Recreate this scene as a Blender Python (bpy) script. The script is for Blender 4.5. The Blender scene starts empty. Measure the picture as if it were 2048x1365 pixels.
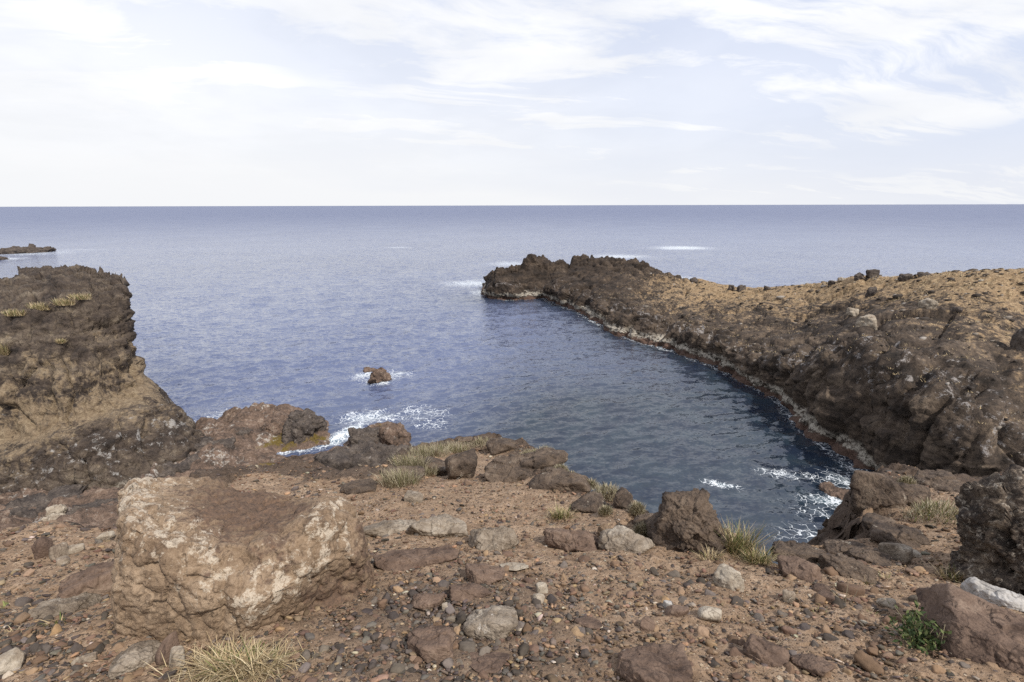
import bpy, math, random, zlib
import numpy as np
from mathutils import Vector, Matrix

# ----------------------------------------------------------------- camera, sky, sun, exposure
SC = bpy.context.scene
COL = SC.collection
F_PX, CU, CV = 980.0, 1024.0, 682.5
PITCH = math.atan(271.5 / F_PX)
ROLL = math.radians(-0.14)
HC = 18.0
cam_d = bpy.data.cameras.new('camera')
cam_d.sensor_width = 36.0
cam_d.lens = 36.0 * F_PX / 2048.0
cam_d.clip_start = 0.05
cam_d.clip_end = 120000.0
cam = bpy.data.objects.new('camera', cam_d)
COL.objects.link(cam)
cam.matrix_world = Matrix.Translation((0, 0, HC)) @ Matrix.Rotation(math.pi / 2 - PITCH, 4, 'X') @ Matrix.Rotation(ROLL, 4, 'Z')
SC.camera = cam

SUN_EL, SUN_AZ = math.radians(50), math.radians(136)   # azimuth measured from +Y towards +X
SC.view_settings.view_transform = 'Standard'
SC.view_settings.look = 'None'
SC.view_settings.exposure = 0.45
SC.view_settings.gamma = 1.0
SC.cycles.use_denoising = False
SC.cycles.max_bounces = 5
SC.cycles.diffuse_bounces = 2
SC.cycles.glossy_bounces = 2


class NT:
    """small helper round a node tree"""
    def __init__(self, tree):
        self.t = tree
        self.n = tree.nodes
        self.l = tree.links

    def new(self, typ, **kw):
        nd = self.n.new(typ)
        for k, v in kw.items():
            setattr(nd, k, v)
        return nd

    def put(self, sock, val):
        if val is None:
            return
        if isinstance(val, bpy.types.NodeSocket):
            self.l.new(val, sock)
        elif isinstance(val, (tuple, list)):
            v = list(val)
            if sock.type == 'RGBA' and len(v) == 3:
                v.append(1.0)
            sock.default_value = v
        else:
            sock.default_value = val

    def math(self, op, a, b=None, c=None, clamp=False):
        nd = self.new('ShaderNodeMath', operation=op, use_clamp=clamp)
        self.put(nd.inputs[0], a)
        self.put(nd.inputs[1], b)
        self.put(nd.inputs[2], c)
        return nd.outputs[0]

    def vmath(self, op, a, b=None, scale=None):
        nd = self.new('ShaderNodeVectorMath', operation=op)
        self.put(nd.inputs[0], a)
        self.put(nd.inputs[1], b)
        if scale is not None:
            self.put(nd.inputs['Scale'], scale)
        return nd.outputs[0]

    def noise(self, vec, scale, detail=4, rough=0.55, dist=0.0, color=False):
        nd = self.new('ShaderNodeTexNoise')
        self.put(nd.inputs['Vector'], vec)
        self.put(nd.inputs['Scale'], scale)
        nd.inputs['Detail'].default_value = detail
        nd.inputs['Roughness'].default_value = rough
        nd.inputs['Distortion'].default_value = dist
        return nd.outputs['Color' if color else 'Fac']

    def voro(self, vec, scale, feature='F1', out='Distance', rnd=1.0):
        nd = self.new('ShaderNodeTexVoronoi', feature=feature)
        self.put(nd.inputs['Vector'], vec)
        self.put(nd.inputs['Scale'], scale)
        nd.inputs['Randomness'].default_value = rnd
        return nd.outputs[out]

    def step(self, x, lo, hi):
        nd = self.new('ShaderNodeMapRange', interpolation_type='SMOOTHSTEP')
        self.put(nd.inputs[0], x)
        self.put(nd.inputs[1], lo)
        self.put(nd.inputs[2], hi)
        return nd.outputs[0]

    def mix(self, fac, a, b, mode='MIX'):
        nd = self.new('ShaderNodeMix', data_type='RGBA', blend_type=mode)
        self.put(nd.inputs[0], fac)
        self.put(nd.inputs[6], a)
        self.put(nd.inputs[7], b)
        return nd.outputs[2]

    def ramp(self, fac, stops):
        nd = self.new('ShaderNodeValToRGB')
        cr = nd.color_ramp
        while len(cr.elements) < len(stops):
            cr.elements.new(0.5)
        for e, (p, c) in zip(cr.elements, stops):
            e.position = p
            e.color = (c[0], c[1], c[2], 1)
        self.put(nd.inputs[0], fac)
        return nd.outputs[0]

    def attr(self, name, out='Fac'):
        nd = self.new('ShaderNodeAttribute', attribute_name=name)
        return nd.outputs[out]

    def bump(self, h, strength, dist, normal=None):
        nd = self.new('ShaderNodeBump')
        nd.inputs['Strength'].default_value = strength
        nd.inputs['Distance'].default_value = dist
        self.put(nd.inputs['Height'], h)
        self.put(nd.inputs['Normal'], normal)
        return nd.outputs[0]

    def pos(self):
        return self.new('ShaderNodeNewGeometry').outputs['Position']

    def sep(self, v):
        nd = self.new('ShaderNodeSeparateXYZ')
        self.put(nd.inputs[0], v)
        return nd.outputs

    def comb(self, x, y, z):
        nd = self.new('ShaderNodeCombineXYZ')
        self.put(nd.inputs[0], x)
        self.put(nd.inputs[1], y)
        self.put(nd.inputs[2], z)
        return nd.outputs[0]


def build_world():
    w = bpy.data.worlds.new('World')
    SC.world = w
    w.use_nodes = True
    t = NT(w.node_tree)
    t.n.clear()
    sky = t.new('ShaderNodeTexSky', sky_type='NISHITA')
    sky.sun_disc = False
    sky.sun_elevation = SUN_EL
    sky.sun_rotation = SUN_AZ
    sky.dust_density = 2.0
    sky.air_density = 1.0
    sky.ozone_density = 2.0
    d = t.vmath('NORMALIZE', t.new('ShaderNodeTexCoord').outputs['Generated'])
    x, y, z = t.sep(d)
    el = t.math('MAXIMUM', z, 0.0)
    zz = t.math('ADD', el, 0.16)
    p = t.comb(t.math('DIVIDE', x, zz), t.math('DIVIDE', y, zz), 0.0)
    warp = t.vmath('ADD', p, t.vmath('SCALE', t.noise(p, 0.9, 3, color=True), scale=0.5))
    # high streaky cirrus, drawn out along one wind direction
    rot = t.new('ShaderNodeVectorRotate', rotation_type='Z_AXIS')
    t.put(rot.inputs['Vector'], warp)
    rot.inputs['Angle'].default_value = math.radians(-14)
    st = t.new('ShaderNodeMapping')
    t.put(st.inputs['Vector'], rot.outputs[0])
    st.inputs['Scale'].default_value = (0.55, 1.7, 1.0)
    c1 = t.noise(st.outputs[0], 1.3, 7, 0.62, 0.5)
    c2 = t.noise(warp, 0.42, 4, 0.5)
    cirrus = t.math('MULTIPLY', t.step(c1, 0.36, 0.60), t.step(c2, 0.30, 0.50))
    # a veil that thickens towards the horizon and towards the west
    veil = t.math('ADD', t.math('POWER', t.math('SUBTRACT', 1.0, el), 2.5), t.math('MULTIPLY', x, -0.38))
    veil = t.math('ADD', veil, t.math('MULTIPLY', t.math('SUBTRACT', c2, 0.5), 0.6), clamp=True)
    m = t.math('MAXIMUM', t.math('MULTIPLY', cirrus, 0.92), t.math('MULTIPLY', veil, 0.95), clamp=True)
    m = t.math('MAXIMUM', m, t.math('MULTIPLY', t.step(t.noise(t.vmath('ADD', p, (3.1, 0.4, 0.0)), 0.75, 6, 0.55, 0.2), 0.60, 0.70), 0.9))
    # faint body in the cloud layer
    body = t.noise(warp, 1.1, 6, 0.55)
    ccol = t.mix(t.step(body, 0.35, 0.65), (6.9, 6.98, 7.12), (7.9, 7.92, 7.96))
    pf = t.math('MULTIPLY', t.step(t.noise(t.vmath('ADD', p, (3.1, 0.4, 0.0)), 0.75, 6, 0.55, 0.2), 0.60, 0.70), t.step(el, 0.10, 0.20))
    ccol = t.mix(pf, ccol, t.mix(t.step(t.noise(p, 1.8, 4, 0.5), 0.42, 0.60), (6.35, 6.3, 6.4), (8.3, 8.2, 8.1)))
    ccol = t.mix(t.step(el, 0.22, 0.0), ccol, (6.9, 6.95, 7.02))
    blue = t.mix(0.80, sky.outputs[0], (4.9, 5.5, 7.2))
    col = t.mix(m, blue, ccol)
    bg = t.new('ShaderNodeBackground')
    t.put(bg.inputs[0], col)
    bg.inputs[1].default_value = 0.1
    out = t.new('ShaderNodeOutputWorld')
    t.l.new(bg.outputs[0], out.inputs[0])


build_world()
sun_d = bpy.data.lights.new('sun', 'SUN')
sun_d.energy = 3.0
sun_d.angle = math.radians(1.2)
sun_d.color = (1.0, 0.95, 0.87)
sun = bpy.data.objects.new('sun', sun_d)
COL.objects.link(sun)
sdir = Vector((math.sin(SUN_AZ) * math.cos(SUN_EL), math.cos(SUN_AZ) * math.cos(SUN_EL), math.sin(SUN_EL)))
sun.rotation_euler = (-sdir).to_track_quat('-Z', 'Y').to_euler()
sun.location = sdir * 60

# ----------------------------------------------------------------- numeric helpers
SP, CP = math.sin(PITCH), math.cos(PITCH)


def ray(u, v):
    """direction through a photo pixel, scaled so that its y component is 1"""
    xc, yc = (u - CU) / F_PX, (CV - v) / F_PX
    dy = CP + yc * SP
    dz = -SP + yc * CP
    return np.array([xc / dy, 1.0, dz / dy])


def at_y(u, v, y):
    r = ray(u, v)
    return np.array([0, 0, HC]) + r * y


def at_z(u, v, z=0.0):
    r = ray(u, v)
    return np.array([0, 0, HC]) + r * ((z - HC) / r[2])


_rng = np.random.RandomState(7)
_PERM = _rng.permutation(256).astype(np.int32)
_PERM = np.concatenate([_PERM, _PERM, _PERM])
_G = _rng.normal(size=(256, 3)).astype(np.float32)
_G /= np.linalg.norm(_G, axis=1, keepdims=True)
_RND = _rng.rand(256, 3).astype(np.float32)


def perlin(P, seed=0):
    P = np.asarray(P, dtype=np.float32) + np.float32(seed * 17.37)
    I = np.floor(P).astype(np.int32)
    f = P - I
    I &= 255
    w = f * f * f * (f * (f * 6 - 15) + 10)
    x0, y0, z0 = I[:, 0], I[:, 1], I[:, 2]
    res = []
    for dx in (0, 1):
        a = _PERM[x0 + dx]
        for dy in (0, 1):
            b = _PERM[a + y0 + dy]
            for dz in (0, 1):
                h = _PERM[b + z0 + dz] & 255
                g = _G[h]
                res.append(g[:, 0] * (f[:, 0] - dx) + g[:, 1] * (f[:, 1] - dy) + g[:, 2] * (f[:, 2] - dz))
    wx, wy, wz = w[:, 0], w[:, 1], w[:, 2]
    l = lambda a, b, t: a + (b - a) * t
    z00, z01 = l(res[0], res[1], wz), l(res[2], res[3], wz)
    z10, z11 = l(res[4], res[5], wz), l(res[6], res[7], wz)
    return 1.6 * l(l(z00, z01, wy), l(z10, z11, wy), wx)


def fbm(P, size, octv=4, seed=0, gain=0.5, ridged=False):
    out = 0.0
    a, s = 1.0, 1.0 / size
    for o in range(octv):
        n = perlin(P * s, seed + o * 3)
        if ridged:
            n = 1 - 2 * np.abs(n)
        out = out + a * n
        a *= gain
        s *= 2.03
    return out


def worley(P, size, seed=0):
    """F1, F2 and a tilted-facet value per cell"""
    Q = np.asarray(P, dtype=np.float32) / np.float32(size) + np.float32(seed * 9.71)
    I = np.floor(Q).astype(np.int32)
    n = len(Q)
    f1 = np.full(n, 9.0, np.float32)
    f2 = np.full(n, 9.0, np.float32)
    fac = np.zeros(n, np.float32)
    for dx in (-1, 0, 1):
        for dy in (-1, 0, 1):
            for dz in (-1, 0, 1):
                C = I + np.array([dx, dy, dz], np.int32)
                M = C & 255
                h = _PERM[_PERM[_PERM[M[:, 0]] + M[:, 1]] + M[:, 2]] & 255
                D = Q - (C + _RND[h])
                d = np.sqrt((D * D).sum(1))
                near = d < f1
                f2 = np.where(near, f1, np.minimum(f2, d))
                g = _G[h]
                fac = np.where(near, (g * D).sum(1) + (_RND[h, 0] - 0.5) * 0.8, fac)
                f1 = np.where(near, d, f1)
    return f1, f2, fac


def smooth(x, lo, hi):
    t = np.clip((x - lo) / (hi - lo), 0, 1)
    return t * t * (3 - 2 * t)


def catmull(net, n_r, n_c, lin=0.0):
    """bicubic interpolation of an R x C x K control net"""
    def along0(A, n):
        R = A.shape[0]
        t = np.linspace(0, R - 1, n)
        i = np.clip(np.floor(t).astype(int), 0, R - 2)
        f = (t - i).reshape((-1,) + (1,) * (A.ndim - 1))
        p = lambda k: A[np.clip(i + k, 0, R - 1)]
        p0, p1, p2, p3 = p(-1), p(0), p(1), p(2)
        straight = p1 + (p2 - p1) * f
        return lin * straight + (1 - lin) * 0.5 * (2 * p1 + (p2 - p0) * f + (2 * p0 - 5 * p1 + 4 * p2 - p3) * f ** 2 + (3 * p1 - p0 - 3 * p2 + p3) * f ** 3)
    A = along0(np.asarray(net, float), n_r)
    return np.swapaxes(along0(np.swapaxes(A, 0, 1), n_c), 0, 1)


def grid_faces(nr, nc):
    i = np.arange(nr - 1)[:, None] * nc + np.arange(nc - 1)[None, :]
    return np.stack([i, i + 1, i + nc + 1, i + nc], -1).reshape(-1, 4)


def make_mesh(name, V, Fc, mat=None, attrs=None, smooth_shade=True):
    V = np.ascontiguousarray(V, dtype=np.float32)
    Fc = np.ascontiguousarray(Fc, dtype=np.int32)
    k = Fc.shape[1]
    me = bpy.data.meshes.new(name)
    me.vertices.add(len(V))
    me.vertices.foreach_set('co', V.ravel())
    me.loops.add(Fc.size)
    me.loops.foreach_set('vertex_index', Fc.ravel())
    me.polygons.add(len(Fc))
    me.polygons.foreach_set('loop_start', np.arange(0, Fc.size, k, dtype=np.int32))
    if smooth_shade:
        me.polygons.foreach_set('use_smooth', np.ones(len(Fc), dtype=bool))
    for an, av in (attrs or {}).items():
        av = np.ascontiguousarray(av, dtype=np.float32)
        if av.ndim == 1:
            a = me.attributes.new(an, 'FLOAT', 'POINT')
            a.data.foreach_set('value', av)
        else:
            a = me.attributes.new(an, 'FLOAT_COLOR', 'POINT')
            a.data.foreach_set('color', np.concatenate([av, np.ones((len(av), 1), np.float32)], 1).ravel())
    me.update(calc_edges=True)
    if mat:
        me.materials.append(mat)
    return me


def link(name, data, parent=None, loc=None):
    o = bpy.data.objects.new(name, data)
    COL.objects.link(o)
    if parent:
        o.parent = parent
    if loc is not None:
        o.location = loc
    return o


def tag(o, label, cat, group=None, kind=None):
    if label:
        o['label'] = label
    if cat:
        o['category'] = cat
    if group:
        o['group'] = group
    o['kind'] = kind or 'thing'
    return o


def struct(o, label=None):
    o['kind'] = 'structure'
    if label:
        o['label'] = label
    return o


def grid_normals(A):
    du = np.gradient(A, axis=1)
    dv = np.gradient(A, axis=0)
    n = np.cross(du, dv)
    n /= np.linalg.norm(n, axis=-1, keepdims=True) + 1e-9
    return n


# ----------------------------------------------------------------- materials
MATS = {}


def principled(name):
    m = bpy.data.materials.new(name)
    m.use_nodes = True
    t = NT(m.node_tree)
    b = t.n['Principled BSDF']
    MATS[name] = m
    return m, t, b


def rock_material(name, cols, size=1.0, lichen=None, lichen_amt=0.5, bump=1.0, rough=0.9, soilcol=None, tide=False, soil_bits=True, wash_col=(0.42, 0.39, 0.36), strata=0.0, tone=False, pits=False):
    """mottled stone; masks 'soil' and 'wash' are read from the mesh where it has them"""
    m, t, b = principled(name)
    P = t.pos()
    P2 = t.vmath('ADD', P, t.vmath('SCALE', t.noise(P, 1.4 / size, 2, color=True), scale=0.35 * size))
    n1 = t.noise(P2, 1.1 / size, 4, 0.65)
    n2 = t.noise(P2, 5.0 / size, 4, 0.7)
    n3 = t.noise(P, 34.0 / size, 3, 0.75)
    f = t.math('ADD', t.math('MULTIPLY', n1, 0.5), t.math('ADD', t.math('MULTIPLY', n2, 0.35), t.math('MULTIPLY', n3, 0.25)))
    if strata:
        sv = t.new('ShaderNodeMapping')
        t.put(sv.inputs['Vector'], P2)
        sv.inputs['Rotation'].default_value = (0.12, 0.16, 0)
        sv.inputs['Scale'].default_value = (0.18, 0.18, 1.8)
        f = t.math('ADD', f, t.math('MULTIPLY', t.math('SUBTRACT', t.noise(sv.outputs[0], 1.6 / size, 4, 0.6), 0.5), strata))
    k = len(cols)
    col = t.ramp(f, [(0.40 + 0.30 * i / (k - 1), c) for i, c in enumerate(cols)])
    h = t.math('ADD', t.noise(P, 5.0 / size, 5, 0.72), t.math('MULTIPLY', t.math('ABSOLUTE', t.math('SUBTRACT', t.noise(P, 2.1 / size, 3, 0.6, 0.6), 0.5)), 1.2))
    h = t.math('ADD', h, t.math('MULTIPLY', t.noise(P, 22.0 / size, 3, 0.75), 0.40))
    # narrow dark veins where the stone has split
    vn = t.math('ABSOLUTE', t.math('SUBTRACT', t.noise(P2, 1.7 / size, 3, 0.6, 1.0), 0.5))
    vein = t.math('MULTIPLY', t.step(vn, 0.022, 0.0), 0.6)
    col = t.mix(vein, col, tuple(c * 0.6 for c in cols[0]))
    if soilcol:
        sm = t.attr('soil')
        sn = t.math('ADD', sm, t.math('MULTIPLY', t.math('SUBTRACT', t.math('ADD', t.math('MULTIPLY', n1, 0.5), t.math('MULTIPLY', n2, 0.6)), 0.56), 2.4))
        sfac = t.step(sn, 0.32, 0.66)
        s3 = t.noise(P, 9.0 / size, 5, 0.8)
        sc = t.ramp(s3, [(0.34, soilcol[0]), (0.5, soilcol[1]), (0.66, soilcol[2])])
        col = t.mix(sfac, col, sc)
    if lichen:
        lw = t.attr('wash')
        ln = t.noise(P2, 2.8 / size, 7, 0.78, 0.12)
        lf = t.step(t.math('ADD', ln, t.math('MULTIPLY', t.math('SUBTRACT', lw, 0.5), lichen_amt)), 0.60, 0.67)
        lf2 = t.math('MULTIPLY', lf, t.step(n3, 0.33, 0.47))
        col = t.mix(t.math('MULTIPLY', lf2, 0.85), col, lichen)
    if pits:
        pd = t.voro(P2, 26.0, 'F1')
        pm = t.math('MULTIPLY', t.step(pd, 0.30, 0.12), t.step(n2, 0.40, 0.60))
        col = t.mix(t.math('MULTIPLY', pm, 0.55), col, tuple(c * 0.6 for c in cols[0]))
        h = t.math('SUBTRACT', h, t.math('MULTIPLY', pm, 0.45))
    if tone:
        tn = t.attr('tone')
        col = t.mix(t.math('MULTIPLY', tn, 0.75), col, t.mix(1.0, col, (0.55, 0.53, 0.53), 'MULTIPLY'))
    if tide:
        z = t.sep(P)[2]
        zn = t.math('ADD', z, t.math('MULTIPLY', t.math('SUBTRACT', t.noise(P, 0.45, 5, 0.75), 0.5), 2.2))
        pale = t.math('MULTIPLY', t.step(zn, 0.45, 0.65), t.step(zn, 1.45, 0.95))
        col = t.mix(t.math('MULTIPLY', pale, t.math('MULTIPLY', t.step(n2, 0.39, 0.55), 0.88)), col, (0.40, 0.36, 0.30))
        red = t.step(zn, 0.62, 0.36)
        col = t.mix(t.math('MULTIPLY', red, 0.75), col, t.mix(n2, (0.035, 0.022, 0.018), (0.19, 0.115, 0.085)))
    t.put(b.inputs['Base Color'], col)
    t.put(b.inputs['Roughness'], rough)
    b.inputs['Specular IOR Level'].default_value = 0.25
    t.put(b.inputs['Normal'], t.bump(h, min(1.0, 0.8 * bump), 0.11 * size * bump))
    return m


M_CLIFF = rock_material('cliff_rock', [(0.028, 0.022, 0.019), (0.060, 0.045, 0.036), (0.105, 0.080, 0.060), (0.18, 0.145, 0.108)], size=2.0, lichen=(0.36, 0.34, 0.32), lichen_amt=0.2,
                        soilcol=[(0.12, 0.085, 0.056), (0.21, 0.155, 0.10), (0.30, 0.235, 0.155)], tide=True, strata=0.5)
M_HEAD = rock_material('headland_rock', [(0.019, 0.015, 0.012), (0.046, 0.034, 0.026), (0.090, 0.066, 0.048), (0.17, 0.128, 0.092)], size=2.2, lichen=(0.30, 0.275, 0.26), lichen_amt=0.17,
                       soilcol=[(0.12, 0.078, 0.046), (0.27, 0.185, 0.105), (0.40, 0.30, 0.185)], tide=True, strata=0.35, tone=True, bump=0.8)
M_REEF = rock_material('reef_rock', [(0.032, 0.026, 0.023), (0.095, 0.066, 0.050), (0.18, 0.122, 0.090), (0.32, 0.26, 0.205)], size=1.0, lichen=(0.40, 0.37, 0.33), lichen_amt=0.2,
                       soilcol=[(0.075, 0.05, 0.012), (0.12, 0.085, 0.02), (0.17, 0.12, 0.04)])
M_DARK = rock_material('dark_lava', [(0.028, 0.023, 0.021), (0.062, 0.050, 0.044), (0.11, 0.088, 0.073), (0.17, 0.14, 0.115)], size=0.8, lichen=(0.34, 0.31, 0.28), lichen_amt=0.25)
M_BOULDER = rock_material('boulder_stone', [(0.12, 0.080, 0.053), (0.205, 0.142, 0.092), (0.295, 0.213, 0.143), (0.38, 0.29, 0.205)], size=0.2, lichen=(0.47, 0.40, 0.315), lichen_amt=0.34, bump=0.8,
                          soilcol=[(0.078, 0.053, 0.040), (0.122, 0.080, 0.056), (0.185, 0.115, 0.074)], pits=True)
M_BROWN = rock_material('brown_stone', [(0.055, 0.036, 0.028), (0.105, 0.070, 0.052), (0.165, 0.112, 0.082), (0.24, 0.175, 0.13)], size=0.3, lichen=(0.40, 0.33, 0.26), lichen_amt=0.3, bump=0.7)
M_PALE = rock_material('pale_stone', [(0.14, 0.105, 0.078), (0.25, 0.20, 0.15), (0.36, 0.31, 0.245), (0.47, 0.41, 0.335)], size=0.3, lichen=(0.55, 0.50, 0.43), lichen_amt=0.3, bump=0.6)
M_GREYTAN = rock_material('greytan_stone', [(0.09, 0.068, 0.051), (0.18, 0.142, 0.106), (0.28, 0.23, 0.178), (0.42, 0.37, 0.30)], size=0.24, lichen=(0.52, 0.47, 0.41), lichen_amt=0.3, bump=0.8)
M_WHITE = rock_material('whitewashed_stone', [(0.18, 0.16, 0.14), (0.29, 0.27, 0.245), (0.40, 0.375, 0.35), (0.50, 0.48, 0.455)], size=0.3, bump=0.5)
M_EDGE = rock_material('edge_rock', [(0.034, 0.026, 0.022), (0.075, 0.055, 0.042), (0.13, 0.094, 0.068), (0.20, 0.155, 0.115)], size=0.3, lichen=(0.40, 0.35, 0.28), lichen_amt=0.3, bump=0.9)
M_NEARDARK = rock_material('pitted_black_rock', [(0.015, 0.012, 0.010), (0.045, 0.034, 0.027), (0.12, 0.090, 0.066), (0.34, 0.275, 0.20)], size=0.13, lichen=(0.36, 0.31, 0.25), lichen_amt=0.3, bump=1.0)


def ground_material():
    m, t, b = principled('stony_soil')
    P = t.pos()
    n0 = t.noise(P, 0.9, 4, 0.6)
    n1 = t.noise(P, 5.0, 6, 0.65)
    n2 = t.noise(P, 26.0, 6, 0.72)
    n3 = t.noise(P, 130.0, 3, 0.7)
    f = t.math('ADD', t.math('MULTIPLY', n1, 0.45), t.math('ADD', t.math('MULTIPLY', n2, 0.4), t.math('MULTIPLY', n3, 0.2)))
    soil = t.ramp(f, [(0.36, (0.120, 0.081, 0.054)), (0.47, (0.228, 0.154, 0.100)), (0.56, (0.31, 0.216, 0.145)), (0.68, (0.45, 0.34, 0.24))])
    grit = t.voro(P, 75.0, 'F1', 'Color')
    gd = t.voro(P, 75.0, 'F1', 'Distance')
    gv = t.sep(grit)
    gcol = t.ramp(gv[0], [(0.0, (0.06, 0.047, 0.040)), (0.3, (0.13, 0.086, 0.060)), (0.6, (0.26, 0.165, 0.10)), (0.85, (0.38, 0.265, 0.165)), (1.0, (0.54, 0.44, 0.33))])
    gm = t.math('MULTIPLY', t.step(gd, 0.42, 0.30), t.step(t.math('ADD', gv[1], t.math('MULTIPLY', t.math('SUBTRACT', n1, 0.5), 1.2)), 0.35, 0.45))
    col = t.mix(t.math('MULTIPLY', gm, 0.9), soil, gcol)
    gr2 = t.voro(P, 34.0, 'F1', 'Color')
    gd2 = t.voro(P, 34.0, 'F1', 'Distance')
    gw = t.sep(gr2)
    gc2 = t.ramp(gw[2], [(0.0, (0.065, 0.052, 0.045)), (0.35, (0.14, 0.095, 0.067)), (0.65, (0.25, 0.165, 0.103)), (0.9, (0.36, 0.27, 0.18)), (1.0, (0.50, 0.42, 0.32))])
    gm2 = t.math('MULTIPLY', t.step(gd2, 0.40, 0.28), t.step(t.math('ADD', gw[1], t.math('MULTIPLY', t.math('SUBTRACT', n1, 0.5), 1.4)), 0.52, 0.62))
    col = t.mix(t.math('MULTIPLY', gm2, 0.9), col, gc2)
    dk = t.attr('dark')
    col = t.mix(t.math('MULTIPLY', dk, 0.6), col, t.mix(n2, (0.05, 0.037, 0.03), (0.12, 0.09, 0.07)))
    rk = t.attr('rock')
    rcol = t.ramp(f, [(0.36, (0.034, 0.026, 0.021)), (0.5, (0.082, 0.058, 0.043)), (0.66, (0.16, 0.115, 0.084))])
    rf = t.step(t.math('ADD', rk, t.math('MULTIPLY', t.math('SUBTRACT', n1, 0.5), 1.0)), 0.35, 0.6)
    col = t.mix(rf, col, rcol)
    t.put(b.inputs['Base Color'], col)
    b.inputs['Roughness'].default_value = 0.95
    b.inputs['Specular IOR Level'].default_value = 0.2
    h = t.math('ADD', t.math('MULTIPLY', n2, 0.9), t.math('ADD', t.math('MULTIPLY', n3, 0.25), t.math('ADD', t.math('MULTIPLY', gm, 0.5), t.math('MULTIPLY', gm2, 0.9))))
    h = t.math('ADD', h, t.math('MULTIPLY', n1, 0.8))
    t.put(b.inputs['Normal'], t.bump(h, 0.8, 0.02))
    return m


M_GROUND = ground_material()


def pebble_material(name='pebble_stone', attr=True):
    m, t, b = principled(name)
    P = t.pos()
    if attr:
        c = t.attr('tint', 'Color')
    else:
        c = t.new('ShaderNodeObjectInfo').outputs['Color']
    n = t.noise(P, 60.0, 5, 0.7)
    n2 = t.noise(P, 14.0, 3, 0.6)
    k = t.math('ADD', t.math('MULTIPLY', n, 0.9), t.math('ADD', t.math('MULTIPLY', n2, 0.6), 0.25))
    t.put(b.inputs['Base Color'], t.mix(1.0, c, t.comb(k, k, k), 'MULTIPLY'))
    b.inputs['Roughness'].default_value = 0.85
    b.inputs['Specular IOR Level'].default_value = 0.25
    t.put(b.inputs['Normal'], t.bump(n, 0.5, 0.008))
    return m


M_PEB = pebble_material()
M_STONE = pebble_material('loose_stone', attr=False)


def blade_material(name, c0, c1, c2):
    m, t, b = principled(name)
    r = t.attr('rnd')
    t.put(b.inputs['Base Color'], t.ramp(r, [(0.0, c0), (0.5, c1), (1.0, c2)]))
    b.inputs['Roughness'].default_value = 0.7
    b.inputs['Specular IOR Level'].default_value = 0.3
    b.inputs['Transmission Weight'].default_value = 0.0
    return m


M_DRY = blade_material('dry_blades', (0.24, 0.165, 0.085), (0.42, 0.32, 0.18), (0.58, 0.48, 0.31))
M_GREEN = blade_material('green_blades', (0.075, 0.092, 0.026), (0.15, 0.168, 0.050), (0.26, 0.255, 0.10))
M_GREY = blade_material('grey_twigs', (0.17, 0.135, 0.085), (0.33, 0.28, 0.18), (0.52, 0.46, 0.33))
M_LEAF = blade_material('fleshy_leaves', (0.022, 0.040, 0.012), (0.050, 0.078, 0.024), (0.13, 0.145, 0.05))


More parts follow.
